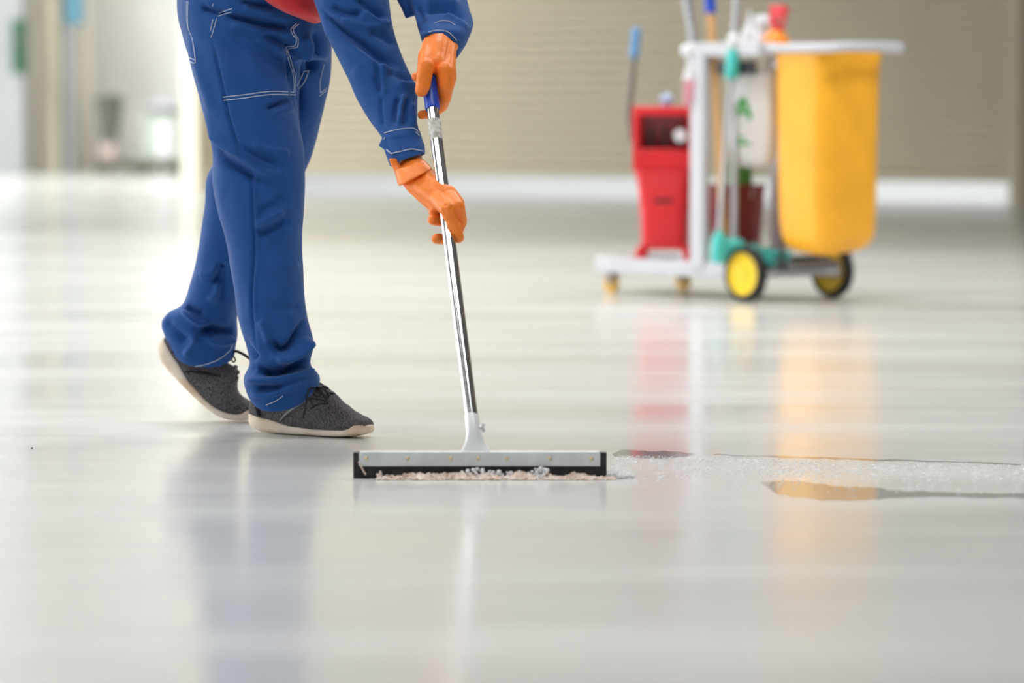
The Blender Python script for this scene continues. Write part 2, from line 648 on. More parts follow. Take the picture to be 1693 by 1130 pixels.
# upper part of the shutter wall and the stretch beyond its right guide rail
angW = math.atan2(dW[1], dW[0])
rotW = Matrix.Rotation(angW, 3, 'Z')
SH_TOP = 4.2
GAP = 0.165
lenW = np.linalg.norm((A0 + dW * ((12.0 - A0[0]) / dW[0])) - Lw)
mid_up = Lw + dW * lenW / 2 - nW * 0.12
structure(MB().box((mid_up[0], mid_up[1], (CEIL + SH_TOP) / 2), (lenW, 0.2, CEIL - SH_TOP), rotW), 'wall_back', 'wall_white', label='white wall above the rolling shutter')
lr = lenW - np.linalg.norm(Rw - Lw)
mr_ = Rw + dW * (lr / 2 + 0.02) - nW * 0.06
structure(MB().box((mr_[0], mr_[1], SH_TOP / 2), (lr, 0.2, SH_TOP), rotW), 'wall_back_side', 'brown_panel', label='dull brown wall beside the right end of the shutter')

# rolling shutter, every slat a piece
shl = np.linalg.norm(Rw - Lw)
sc_ = Lw + dW * shl / 2
door = empty('door_1', (sc_[0], sc_[1], 0), angW, 'wide beige rolling shutter raised a hand above the floor', None, None, 'structure')
SLAT = 0.076
prof = [(-0.012, 0.0), (0.006, 0.004), (0.012, 0.02), (0.013, 0.038), (0.012, 0.056), (0.006, 0.070), (-0.012, 0.0745)]
sm = MB()
half = shl / 2 - 0.05
sm.rings([[(-half, -p[0], p[1]) for p in prof], [(half, -p[0], p[1]) for p in prof]])
slat_me = sm.mesh('slat', True, 60)
slat_me.materials.append(M['shutter'])
nsl = int((SH_TOP - GAP - 0.07) / SLAT)
for k in range(nsl):
    o = bpy.data.objects.new('slat', slat_me)
    COL.objects.link(o)
    o.parent = door
    o.location = (0, 0, GAP + 0.06 + k * SLAT)
MB().box((0, 0, GAP + 0.03), (2 * half, 0.04, 0.06)).build('bottom_bar', 'shutter', door, 0.006)
MB().box((0, 0.03, SH_TOP - 0.06), (2 * half + 0.1, 0.02, 0.2)).build('top_seal', 'shutter', door)
for sgn in (-1, 1):
    MB().box((sgn * (shl / 2 - 0.02), 0, SH_TOP / 2), (0.09, 0.1, SH_TOP)).build('guide_rail', 'shutter', door, 0.006)

# cream column at the left end of the shutter
c0, c1 = wall_at_px(320), wall_at_px(346)
cw = np.linalg.norm(c1 - c0)
cc = (c0 + c1) / 2 + nW * 0.05
colm = structure(MB().box((cc[0], cc[1], CEIL / 2), (cw, 0.22, CEIL), rotW), 'trim_1', 'cream', 0.01, label='cream painted column at the end of the shutter')

# unseen additions: building hides the low sky, slab shades the shutter's right end
ex_c = Lw + dW * shl / 2 - nW * 11.0
structure(MB().box((ex_c[0], ex_c[1], 3.0), (60, 0.3, 6.0), rotW), 'wall_sky_block', 'facade', label='unseen grey building added across the yard to hide the low sky')
shade_c = Rw + dW * 1.2 + nW * 4.2
structure(MB().box((shade_c[0], shade_c[1], 3.0), (8.6, 8.0, 0.3), rotW), 'ceiling_shade_slab', 'front_shutter', label='unseen slab added to shade the right end of the shutter')

# far-left bay: columns, panels, signs
def col(name, x0, x1, D, m, label, z1=4.5, dep=0.25, z0=0.0):
    a, b = W(x0, 200, D), W(x1, 200, D)
    return structure(MB().box(((a[0] + b[0]) / 2, D + dep / 2, (z0 + z1) / 2), (b[0] - a[0], dep, z1 - z0)), name, m, 0.01, label=label)


col('trim_3', -60, 40, 39.2, 'grey_col', 'broad grey steel column at the far left edge', dep=0.4)
col('trim_4', 40, 82, 39.9, 'beige_panel', 'beige wall panel between the grey and tan posts', dep=0.5)
col('trim_5', 80, 99, 39.4, 'tan', 'slim tan post beside the beige panel', dep=0.2)
col('trim_6', 103, 122, 39.5, 'grey_col', 'slim pale grey post under the blue sign', dep=0.2)
col('trim_7', 122, 148, 39.9, 'beige_panel', 'narrow beige panel next to the white wall', dep=0.4)


def pxbox(name, m, x0, y0, x1, y1, D, dep, label, cat, bevel=0.01):
    a, b = W(x0, y1, D), W(x1, y0, D)
    e = empty(name, ((a[0] + b[0]) / 2, D + dep / 2, a[2]), 0, label, cat)
    w, h = b[0] - a[0], b[2] - a[2]
    return e, w, h


e, w, h = pxbox('wall_sign', 'sign_green', 20, 32, 43, 122, 38.9, 0.06, 'dark green upright sign on the broad grey column', 'sign')
MB().box((0, 0, h / 2), (w, 0.05, h)).build('board', 'sign_green', e, 0.01)
MB().box((0, -0.028, h * 0.62), (w * 0.55, 0.006, h * 0.1)).build('emblem', 'bin_dark', e)
MB().box((0, 0.15, h / 2), (0.05, 0.3, 0.05)).build('bracket', 'grey_col', e)
e, w, h = pxbox('hanging_banner', 'sign_blue', 107, -60, 138, 40, 39.3, 0.05, 'steel blue banner hanging high beside the slim pale post', 'banner')
MB().box((0, 0, h / 2), (w, 0.03, h)).build('cloth', 'sign_blue', e, 0.005)
MB().tube([(-w * 0.6, 0, h), (w * 0.6, 0, h)], 0.02).build('rod', 'grey_col', e)
MB().tube([(0, 0, h), (0, 0.35, h)], 0.015).build('bracket', 'grey_col', e)

# low plinth with a tapering bin and a sage cabinet on it
PD = 39.0
gz = FL(200, 283)
pa, pb = W(158, 281, PD), W(302, 281, PD)
pl_w = pb[0] - pa[0]
e = empty('low_platform', ((pa[0] + pb[0]) / 2, PD + 0.25, 0), 0, 'low dark olive platform against the white far wall', 'platform')
MB().box((0, 0, 0.10), (pl_w, 0.5, 0.05)).build('top', 'plinth', e, 0.008)
for i in range(3):
    MB().box(((i - 1) * pl_w * 0.45, 0, 0.0375), (0.08, 0.48, 0.075)).build('bearer', 'plinth', e, 0.005)
for i in range(4):
    MB().box(((i - 1.5) * pl_w * 0.25, -0.255, 0.07), (pl_w * 0.2, 0.02, 0.09)).build('front_board', 'plinth', e, 0.004)
bx = W(176, 200, PD)[0]
e = empty('tapered_bin', (bx, PD + 0.25, 0.125), 0, 'dark grey tapering bin, wide at top, on the low platform', 'bin')
MB().lathe([(0.075, 0.0), (0.08, 0.02), (0.09, 0.22), (0.14, 0.60), (0.145, 0.61), (0.125, 0.61), (0.07, 0.2)], n=24, caps=False).build('body', 'bin_dark', e)
MB().lathe([(0.001, 0.012), (0.076, 0.012)], n=24).build('bottom', 'bin_dark', e)
MB().lathe([(0.125, 0.60), (0.155, 0.60), (0.16, 0.625), (0.13, 0.65), (0.04, 0.68), (0.001, 0.68)], n=24).build('lid', 'bin_dark', e)
MB().box((0, 0, 0.10), (0.17, 0.17, 0.20)).build('foot', 'foot_pink', e, 0.02)
bx = W(266, 200, PD)[0]
e = empty('sage_cabinet', (bx, PD + 0.25, 0.125), 0, 'pale sage green cabinet with white front on the low platform', 'cabinet')
MB().box((0, 0, 0.24), (0.40, 0.36, 0.48)).build('body', 'pale_green', e, 0.012)
MB().box((0.02, -0.186, 0.22), (0.17, 0.012, 0.36)).build('front_panel', 'white_plastic', e, 0.006)
MB().box((0.02, 0, 0.50), (0.34, 0.30, 0.05)).build('dark_top', 'bin_dark', e, 0.01)
MB().box((0.02, 0, 0.57), (0.26, 0.24, 0.09)).build('hood', 'grey_plastic', e, 0.02)
MB().box((0.12, -0.19, 0.3), (0.012, 0.02, 0.08)).build('handle', 'grey_col', e, 0.003)


# ================================================================== SQUEEGEE
SQD = float(FL(793, 791)[1])
sqL, sqR = FL(584, 791), FL(1003, 791)
sqc = (sqL + sqR) / 2
sq_len = sqR[0] - sqL[0]
S1 = 1.0 / (F / SQD)            # metres per pixel at the blade
sq = empty('floor_squeegee', (sqc[0], sqc[1], 0), 0, 'chrome handled floor squeegee with black rubber blade held by the worker', 'squeegee')


def sqx(px):
    return (px - 793.5) * S1


# blade leaned a little back
BH = 0.0515
mb = MB()
for yy, zz0, th in ((0.0, 0.0, 0.007), (0.013, 0.001, 0.006)):
    mb.box((0, yy, BH / 2 + zz0 / 2), (sq_len, th, BH - zz0))
bl = mb.build('rubber_blade', 'rubber', sq, 0.0012)
mb = MB()
px0, px1 = sqx(593), sqx(993)
pz0, pz1 = 0.0245, 0.0510
mb.box(((px0 + px1) / 2, -0.0052, (pz0 + pz1) / 2), (px1 - px0, 0.0028, pz1 - pz0))
fp = mb.build('front_plate', 'zinc', sq, 0.0008)
mb = MB()
mb.box(((px0 + px1) / 2, 0.019, (pz0 + pz1) / 2), (px1 - px0, 0.0028, pz1 - pz0))
mb.box(((px0 + px1) / 2, 0.0065, pz1 + 0.0012), (px1 - px0 - 0.004, 0.026, 0.0022))
mb.build('back_plate', 'zinc', sq, 0.0006)
riv = MB().lathe([(0.0042, 0), (0.0042, 0.0008), (0.0034, 0.002), (0.0018, 0.0028), (0.0004, 0.003)], axis=(0, -1, 0), n=14).mesh('rivet')
riv.materials.append(M['brass'])
for rx in (605, 674, 745, 791, 838, 909, 978.5):
    o = bpy.data.objects.new('rivet', riv)
    COL.objects.link(o)
    o.parent = fp
    o.location = (sqx(rx), -0.0066, 0.0405)

# pole axis
PB = W(786.5, 741, SQD + 0.012)
PT = W(704.5, 95, 8.19)
pdir = (PT - PB) / np.linalg.norm(PT - PB)
PLEN = np.linalg.norm(PT - PB)


def pole_at(py):
    """point of the pole axis at image row py"""
    lo, hi = -0.2, 1.3
    for _ in range(40):
        m_ = (lo + hi) / 2
        if project(PB + (PT - PB) * m_)[1] > py:
            lo = m_
        else:
            hi = m_
    return PB + (PT - PB) * lo


TR = 0.0128
# socket: flattened foot spreading into the plate, round tube above
R = []
ax = np.array([1.0, 0, 0])
bxv = np.cross(pdir, ax)
bxv /= np.linalg.norm(bxv)
sock0 = W(787, 750, SQD + 0.008)
for t, hw, hd, ex in ((0.0, 24.5, 0.004, 5), (0.06, 24, 0.004, 5), (0.28, 16, 0.008, 3.2), (0.5, 12.6, 0.0155, 2.2), (1.0, 11.8, 0.0150, 2.0)):
    top = pole_at(688)
    c = sock0 + (top - sock0) * t
    ring = []
    for j in range(28):
        th = 2 * math.pi * j / 28
        cs, sn = math.cos(th), math.sin(th)
        cs = math.copysign(abs(cs) ** (2 / ex), cs)
        sn = math.copysign(abs(sn) ** (2 / ex), sn)
        ring.append(c + ax * hw * S1 * cs + bxv * hd * sn)
    R.append(ring)
skt = MB().rings(R).build('socket', 'zinc_paint', sq, world=True, angle=50)
sp0 = (pole_at(740) + pole_at(700)) / 2
wb = pole_at(707)
wbx = np.array([0.015, -0.004, 0])
mb = MB()
mb.tube([wb + wbx * 0.6, wb + wbx + np.array([0.005, -0.001, 0])], 0.0035, 10)
mb.tube([wb + wbx + np.array([0.004, -0.001, 0]), wb + wbx + np.array([0.007, -0.002, 0.009])], [0.003, 0.0035], 8)
mb.tube([wb + wbx + np.array([0.004, -0.001, 0]), wb + wbx + np.array([0.007, -0.002, -0.009])], [0.003, 0.0035], 8)
mb.build('wing_bolt', 'zinc', skt, world=True)
MB().tube([W(770, 707, float(wb[1])), W(776, 707, float(wb[1]))], 0.0035, 10).build('bolt_end', 'zinc', skt, world=True)
tube = MB().tube([pole_at(696), pole_at(420), PT], TR, 28).build('pole', 'chrome', sq, world=True)
MB().tube([pole_at(233), pole_at(231.5), pole_at(201), pole_at(199.5)], [TR + 0.0003, TR + 0.0009, TR + 0.0012, TR + 0.0003], 28).build('paper_label', 'paper', tube, world=True)
MB().tube([pole_at(203), pole_at(200)], TR + 0.0016, 28).build('ring', 'paper', tube, world=True)
MB().tube([pole_at(181), pole_at(179), pole_at(172), pole_at(100), PT, PT + pdir * 0.01], [0.0150, 0.0158, 0.0158, 0.0158, 0.0155, 0.010], 28).build('grip', 'blue_grip', sq, world=True)

# ------------------------------------------------------------------ lint and suds in front of the blade
mb = MB()
NXL, NYL = 260, 14
rows = []
for j in range(NYL):
    v = j / (NYL - 1)
    row = []
    for i in range(NXL):
        t = i / (NXL - 1)
        x = sqx(622 + t * 396)
        env = min(1, t * 9) * min(1, (1 - t) * 6) * (0.55 + 0.45 * math.sin(math.pi * t) ** 0.5)
        rough = 0.55 + 0.55 * noise.noise((x * 26, v * 1.3, 0.3)) + 0.40 * noise.noise((x * 75, v * 5, 4.0)) + 0.28 * noise.noise((x * 190, v * 14, 9.0))
        hgt = 0.0165 * env * max(0.12, rough) * math.sin(math.pi * (0.15 + 0.85 * v)) ** 0.8
        edge = 0.030 + 0.012 * noise.noise((x * 30, 7, 0)) + 0.006 * noise.noise((x * 120, 3, 0))
        row.append((sqc[0] + x, sqc[1] - 0.006 - v * edge, max(0.0008, hgt)))
    rows.append(row)
mb.rings(rows, False, False, closed=False)
for i in range(420):
    t = random.random()
    x = sqx(624 + t * 400)
    d = random.random()
    r = random.uniform(0.0012, 0.0034)
    mb.ball((sqc[0] + x, sqc[1] - 0.010 - 0.034 * d, r * 0.6 + 0.009 * (1 - d) * random.random() * min(1, (1 - t) * 6)), r, 7, 5, (1.5, 1.1, 0.85))
p0 = np.array([sqc[0] + sqx(592), sqc[1] - 0.0075, 0.034])
mb.tube([p0, p0 + np.array([0.006, -0.001, -0.010]), p0 + np.array([0.009, -0.001, -0.017]), p0 + np.array([0.015, -0.002, -0.026])], [0.0013, 0.0016, 0.0016, 0.002], 6)
p0 = np.array([sqc[0] + sqx(628), sqc[1] - 0.010, 0.003])
mb.tube([p0, p0 + np.array([0.001, 0, 0.009]), p0 + np.array([0.0, 0.001, 0.013])], [0.007, 0.0025, 0.0015], 7)
o = mb.build('swept_lint', 'lint', None)
tag(o, 'pinkish beige wet lint pushed along by the squeegee blade', 'lint', None, 'stuff')

mbub = bpy.data.materials.new('soap_bubble')
mbub.use_nodes = True
nt = mbub.node_tree
bs = nt.nodes['Principled BSDF']
bs.inputs['Base Color'].default_value = (0.92, 0.93, 0.95, 1)
bs.inputs['Roughness'].default_value = 0.15
bs.inputs['Alpha'].default_value = 0.8
M['bubble'] = mbub
M['foam'] = mat('white_foam', (0.85, 0.86, 0.87), 0.3)
mb = MB()
for cx_, n_, sp, hh in ((800, 60, 26, 0.016), (832, 30, 14, 0.013), (897, 50, 12, 0.019), (1013, 50, 9, 0.012), (1030, 60, 18, 0.006)):
    for i in range(n_):
        x = sqx(random.gauss(cx_, sp * 0.55))
        r = random.uniform(0.002, 0.0052)
        if abs(x) > sq_len / 2:
            yb = -0.02 + random.random() * 0.05
        else:
            yb = -0.009 - random.random() * 0.018
        mb.ball((sqc[0] + x, sqc[1] + yb, r * 0.7 + random.random() ** 2 * hh), r, 9, 6)
o = mb.build('soap_suds', 'bubble', None)
tag(o, 'white soap suds bubbling in front of the squeegee blade', 'suds', None, 'stuff')

# ------------------------------------------------------------------ water films right of the squeegee
def puddle(up, lo, label):
    pts = [tuple(p) for p in catmull(up, 6)] + [tuple(p) for p in catmull(lo, 6)]
    poly = []
    for i, (x, y) in enumerate(pts):
        p = FL(x, y + 2.4 * noise.noise((x * 0.045, y * 0.3, 0)) + 1.4 * noise.noise((x * 0.16, y * 0.5, 3)))
        poly.append((p[0], p[1]))
    bm = bmesh.new()
    vs = [bm.verts.new((p[0], p[1], 0.0012)) for p in poly]
    f_ = bm.faces.new(vs)
    bmesh.ops.recalc_face_normals(bm, faces=[f_])
    if f_.normal.z < 0:
        f_.normal_flip()
    bmesh.ops.inset_region(bm, faces=[f_], thickness=0.004, depth=0.0)
    for v in vs:
        v.co.z = 0.0002
    me = bpy.data.meshes.new('water_puddle')
    bm.to_mesh(me)
    bm.free()
    o = link(me, 'water_puddle', 'water')
    tag(o, label, 'puddle')


puddle([(1012, 750), (1030, 745), (1060, 746), (1100, 747), (1150, 750)], [(1146, 753), (1120, 758), (1080, 759), (1040, 757), (1016, 755)], 'small puddle mirroring the red bucket right of the squeegee')
puddle([(1255, 797), (1290, 796), (1340, 798), (1380, 804), (1450, 807), (1480, 812), (1560, 814), (1700, 817), (1900, 819)],
       [(1900, 826), (1700, 825), (1560, 823), (1490, 824), (1450, 826), (1400, 829), (1340, 826), (1285, 818)], 'long puddle mirroring the yellow bag')
puddle([(1180, 751.5), (1300, 755), (1400, 758), (1560, 763), (1700, 768)], [(1700, 770), (1560, 765.5), (1400, 761), (1300, 757.5), (1180, 753)], 'thin wet line along the edge of the foam')
mb = MB()
nn_ = 0
for i in range(5200):
    x = 1010 + 760 * random.random()
    ylo = 754 + (x - 1010) * 0.024
    y = ylo + abs(random.gauss(0, 0.40)) * 48
    if y > 826 or random.random() > 0.25 + 1.1 * abs(noise.noise((x * 0.012, y * 0.07, 0))):
        continue
    p = FL(x, y)
    r = random.uniform(0.0007, 0.0019)
    mb.ball((p[0], p[1], 0.0012 + r * 0.2), r, 5, 4, (1.9, 1.2, 0.5))
o = mb.build('foam_specks', 'foam', None)
tag(o, 'scattered white foam specks on the wet floor', 'foam', None, 'stuff')
# small dark crumb on the floor at the left
p = FL(53, 742)
o = MB().ball((p[0], p[1], 0.0015), 0.0022, 8, 6, (1.2, 1, 0.8)).build('crumb', 'black')
tag(o, 'tiny dark crumb alone on the floor far from the shoes', 'crumb')

# ================================================================== THE WORKER
pc = FL(450, 715)
person = empty('person', (pc[0], pc[1], 0), 0, 'worker in blue coverall and orange gloves bending forward to push the squeegee', 'person')

# ---- trousers
T = MB()
limb(T, [  # near leg
    (306, 40, 496, 72, 8.71, .100, 0), (311, 88, 496, 118, 8.675, .126, 0), (322, 130, 494, 160, 8.65, .125, 0), (337, 190, 496, 205, 8.63, .118, 0),
    (350, 245, 503, 250, 8.61, .108, 0), (352, 300, 503, 300, 8.60, .10, 0), (361, 354, 502, 354, 8.59, .097, 0),
    (374, 400, 500, 402, 8.59, .092, 0), (386, 464, 502, 462, 8.59, .088, 0), (394, 527, 507, 520, 8.59, .084, 0),
    (408, 575, 519, 568, 8.59, .083, 0), (412, 602, 513, 602, 8.59, .078, .003), (402, 625, 526, 620, 8.59, .084, .008),
    (408, 648, 530, 632, 8.59, .080, .020), (420, 660, 518, 640, 8.59, .074, .038)])
limb(T, [  # far leg
    (400, 40, 548, 71, 8.86, .125, 0), (400, 110, 546, 130, 8.87, .12, 0), (390, 180, 536, 176, 8.89, .11, 0),
    (375, 235, 522, 235, 8.91, .105, 0), (344, 290, 503, 290, 8.94, .10, 0), (338, 346, 470, 365, 8.97, .092, 0),
    (326, 420, 425, 440, 9.0, .086, 0), (316, 464, 405, 480, 9.02, .084, 0), (303, 502, 393, 522, 9.03, .082, 0),
    (278, 517, 394, 552, 9.03, .080, .0), (266, 537, 391, 572, 9.03, .078, .010), (280, 570, 389, 586, 9.03, .072, .022), (288, 582, 387, 590, 9.03, .068, .030)])
limb(T, [  # seat and waist
    (316, 100, 546, 100, 8.75, .16, 0), (309, 84, 549, 74, 8.75, .175, 0), (298, 40, 542, 40, 8.75, .18, 0), (293, 0, 532, 8, 8.75, .18, 0),
    (297, -50, 525, -30, 8.75, .17, 0), (318, -105, 532, -70, 8.75, .165, 0)])
tro = union(T, 0.0040, 18)
V = -1
creases(tro, [
    ([(334, 180), (351, 222), (372, 244), (396, 256), (419, 273), (444, 286), (468, 289)], 7, .0080),
    ([(345, 232), (372, 262), (400, 280), (425, 298)], 9, -.0070),
    ([(400, 246), (430, 262), (462, 271)], 5, -.0040), ([(415, 236), (450, 250), (480, 252)], 6, .0035),
    ([(423, 373), (445, 362), (470, 348)], 6, .0060), ([(425, 388), (450, 376), (480, 362)], 7, -.0045),
    ([(425, 352), (450, 340), (475, 326)], 8, -.0040),
    ([(372, 24), (395, 31), (421, 37), (457, 42), (478, 40)], 6, -.0110), ([(380, 38), (420, 49), (460, 55)], 7, .0050),
    ([(330, 12), (352, 20), (372, 22)], 5, -.0070), ([(400, 10), (430, 18), (452, 20)], 6, .0050), ([(395, 0), (425, 8), (450, 8)], 5, -.0060),
    ([(436, 54), (456, 62), (474, 74), (482, 80)], 6, -.0080), ([(420, 64), (450, 74), (470, 86)], 7, .0035),
    ([(440, 180), (456, 174), (474, 167), (489, 158)], 4.5, -.0070), ([(445, 190), (470, 182), (488, 174)], 7, .0040),
    ([(478, 70), (484, 96), (488, 122), (493, 152), (497, 190)], 8, -.0150),
    ([(522, 48), (530, 70), (522, 98), (506, 118)], 8, -.0120), ([(500, 60), (512, 80), (508, 104)], 8, .006),
    ([(400, 85), (420, 100), (428, 130)], 12, .0020), ([(440, 100), (455, 115), (474, 122)], 11, -.0022),
    ([(310, 60), (322, 100), (340, 150), (352, 190)], 8, .0035),
    # side seam of the near leg
    ([(350, 62), (358, 99), (368, 145), (375, 182), (381, 205), (393, 242), (415, 280)], 2.2, -.0030),
    ([(415, 280), (417, 318), (419, 371), (420, 420), (416, 470), (416, 511), (424, 578)], 2.2, -.0035),
    ([(421, 282), (423, 318), (425, 371), (426, 420), (422, 470), (422, 511), (430, 570)], 3, .0016),
    # near ankle folds
    ([(449, 560), (458, 574), (466, 578), (480, 570), (493, 552), (505, 528)], 6, -.0130),
    ([(455, 592), (475, 594), (498, 580), (514, 560)], 7, .0120),
    ([(420, 610), (445, 616), (470, 614), (495, 606), (512, 592)], 6.5, -.0170),
    ([(404, 628), (430, 630), (470, 624), (505, 617), (526, 618)], 5.5, .0090),
    ([(424, 641), (445, 642), (470, 640)], 4.0, -.0080), ([(412, 650), (440, 654), (470, 645), (500, 634)], 5, .0050),
    ([(430, 528), (440, 550), (446, 568)], 7, .006), ([(400, 560), (412, 580), (424, 596)], 6, -.007),
    ([(440, 505), (470, 512), (498, 505)], 7, -.0030), ([(440, 430), (470, 440), (495, 434)], 12, .0025),
    # far leg
    ([(300, 514), (318, 528), (334, 536), (345, 532)], 5, .0100), ([(306, 506), (320, 514), (336, 520)], 5, -.0080),
    ([(330, 546), (350, 544), (370, 547), (390, 548)], 7, -.0160), ([(340, 560), (366, 568), (388, 558)], 5, .0080),
    ([(270, 530), (290, 548), (310, 566)], 8, -.0060), ([(305, 590), (318, 572), (324, 558)], 6, .0070),
    ([(330, 455), (350, 452), (366, 440)], 8, .0050), ([(356, 470), (362, 450), (368, 436)], 5, -.0080), ([(345, 500), (358, 486), (362, 462)], 6, .0050),
    ([(365, 500), (368, 470), (374, 440)], 5, -.004),
], fine=0.0026, fine_scale=(15, 15, 8), gain=2.2)
tro_o = link(tro, 'trousers', 'twill', person, world=True)
tag(tro_o, 'blue twill work trousers with white stitching')
tt = bvh(tro)
S = MB()
for pl in (
    [(368.5, 160.7), (404, 156.6), (450, 151), (487, 152.6)], [(370, 166), (404, 162), (448, 156.3), (489, 157)],
    [(486, 152), (485, 127), (478, 103), (473, 81), (476, 77), (487, 76), (490, 65), (484, 57), (481, 48), (490, 39)],
    [(489, 152), (488, 127), (482, 103), (476, 84), (480, 80), (491, 78), (493, 65), (488, 57), (485, 48), (494, 40)],
    [(530, 154), (529.5, 134), (536, 106)], [(528, 159), (540, 150)], [(531, 153), (541, 146)],
    [(512, 117), (501, 118.6)], [(510, 119), (503, 136), (494, 147)], [(502, 120), (496, 133), (491, 142)],
    [(311, 2), (311, 44), (318, 65.5), (322.5, 95.6), (321.6, 104.4), (314.5, 102)], [(308.5, 2), (308.5, 30), (311, 48)], [(313, 95.6), (322, 99)],
    [(360, 27), (372, 23), (383, 20)], [(362, 22), (372, 18), (384, 14)], [(348, 51), (352, 32)], [(349, 62), (354, 46), (358, 31)], [(351, 10), (353, 6)],
    [(440, 670), (455, 664), (468, 655)],
    [(317, 607), (334, 604.6), (360, 595.6), (379, 581), (384, 571)],
):
    stitch(S, tt, pl, 0.0009)
tag(S.build('stitching', 'thread', tro_o, world=True), kind='stuff')
S = MB()
for pl in ([(353, 70), (361, 105), (371, 150), (378, 186)], [(420, 290), (422, 330), (424, 380), (424, 420), (420, 470), (420, 520)],):
    stitch(S, tt, pl, 0.0006, 0.0002)
tag(S.build('seam_stitching', 'twill', tro_o, world=True), kind='stuff')

# ---- shirt
sh = MB()
limb(sh, [(474, 22, 520, 40, 8.60, .05, 0), (446, 6, 532, 34, 8.60, .105, 0), (418, -22, 540, 14, 8.62, .14, 0), (392, -70, 552, -20, 8.65, .16, 0),
          (385, -140, 590, -80, 8.68, .165, 0), (435, -240, 650, -170, 8.7, .165, 0), (530, -335, 700, -280, 8.7, .14, 0), (600, -385, 690, -350, 8.7, .08, 0)])
shm = union(sh, 0.006, 6)
creases(shm, [([(500, 8), (515, 16), (530, 20)], 2.0, .0010), ([(500, 16), (515, 22), (530, 24)], 2.0, .0010), ([(455, 5), (480, 18), (505, 24)], 8, .003)], fine=0.0012, fine_scale=(14, 14, 10))
sho = link(shm, 'shirt', 'shirt', person, world=True)

# ---- jacket with both sleeves
J = MB()
limb(J, [(322, -105, 548, -70, 8.70, .19, 0), (350, -185, 596, -120, 8.70, .20, 0), (425, -290, 665, -205, 8.70, .205, 0), (525, -368, 702, -292, 8.70, .19, 0), (590, -395, 690, -355, 8.70, .10, 0)])
limb(J, [  # near sleeve
    (520, -330, 660, -330, 8.52, .09, 0), (500, -230, 655, -240, 8.46, .095, 0), (500, -110, 645, -120, 8.41, .085, 0), (518, 0, 642, -5, 8.36, .075, 0),
    (549, 78, 659, 76, 8.31, .066, 0), (576, 132, 680, 124, 8.27, .061, 0), (592, 167, 690, 152, 8.24, .056, 0), (614, 203, 690, 196, 8.20, .050, 0), (630, 226, 693, 216, 8.17, .046, 0), (636, 238, 697, 230, 8.16, .043, 0)])
limb(J, [  # far sleeve
    (560, -320, 700, -320, 8.90, .09, 0), (610, -230, 745, -210, 8.80, .085, 0), (636, -120, 765, -105, 8.62, .07, 0), (655, -40, 769, -40, 8.48, .062, 0),
    (674, 4, 774, 4, 8.39, .058, 0), (686, 32, 783, 40, 8.32, .053, 0), (692, 52, 775, 62, 8.28, .048, -.012), (697, 66, 763, 80, 8.25, .043, -.02)])
limb(J, [(640, -60, 700, -60, 8.46, .03, 0), (652, -10, 692, -10, 8.42, .025, 0), (664, 16, 690, 14, 8.39, .02, 0), (670, 32, 688, 26, 8.38, .012, 0)], n=24)
jk = union(J, 0.0042, 8)
creases(jk, [
    ([(523, 12), (544, 34), (571, 51), (599, 73), (624, 92), (668, 114)], 7, -.0100),
    ([(530, 34), (548, 56), (575, 72), (600, 92), (626, 110), (672, 128)], 7, .0060),
    ([(626, 101), (624, 125), (628, 155)], 3.5, -.0060), ([(634, 105), (632, 130), (636, 156)], 6, .0030),
    ([(640, 118), (662, 124), (684, 136)], 7, -.0070), ([(655, 138), (672, 142), (688, 140)], 6, .0060),
    ([(668, 156), (662, 178), (660, 206)], 4.5, .0060), ([(676, 160), (670, 182), (668, 206)], 4, -.0060), ([(660, 160), (654, 180), (652, 206)], 4, -.0060), ([(682, 170), (681, 190), (684, 208)], 4, .0040),
    ([(630, 160), (630, 185), (634, 208)], 2.5, -.0030),
    ([(545, 10), (575, 22), (600, 20)], 6, -.0070), ([(590, -5), (610, 12), (636, 34)], 6, -.0080), ([(600, 18), (620, 32), (648, 44)], 6, .0060), ([(560, 30), (600, 44), (640, 46)], 7, .0040),
    ([(610, 52), (630, 58), (655, 74)], 6, -.0050),
    ([(580, 115), (610, 125), (622, 130)], 10, .0030),
    ([(700, 20), (725, 14), (750, 20), (768, 34)], 6, -.0060), ([(705, 5), (730, 2), (760, 8)], 6, .0050), ([(735, 24), (755, 30), (772, 50)], 5, .0040), ([(688, 10), (696, 26), (698, 50)], 5, -.0060),
], fine=0.0022, fine_scale=(15, 15, 11), gain=2.0)
jko = link(jk, 'jacket', 'twill', person, world=True)
tag(jko, 'blue work jacket with buttoned cuffs')


def cuff(spec, name, wall=0.0022):
    mb = MB()
    outer = MB()
    R = limb(outer, spec, 5, 48, 2.2)
    inner = []
    for r in reversed(R):
        c = np.mean(np.array(r), 0)
        inner.append([p + (c - p) / np.linalg.norm(c - p) * wall for p in r])
    allr = R + inner
    allr.append(R[0])
    mb.rings(allr, False, False)
    return mb.build(name, 'twill', jko, world=True, angle=70)


cf1 = cuff([(631, 228, 694, 216, 8.17, .0445, 0), (633, 240, 698, 229, 8.16, .0455, 0), (639, 259, 702, 241, 8.145, .0455, 0), (645, 275, 703, 254, 8.135, .0440, -.004)], 'cuff')
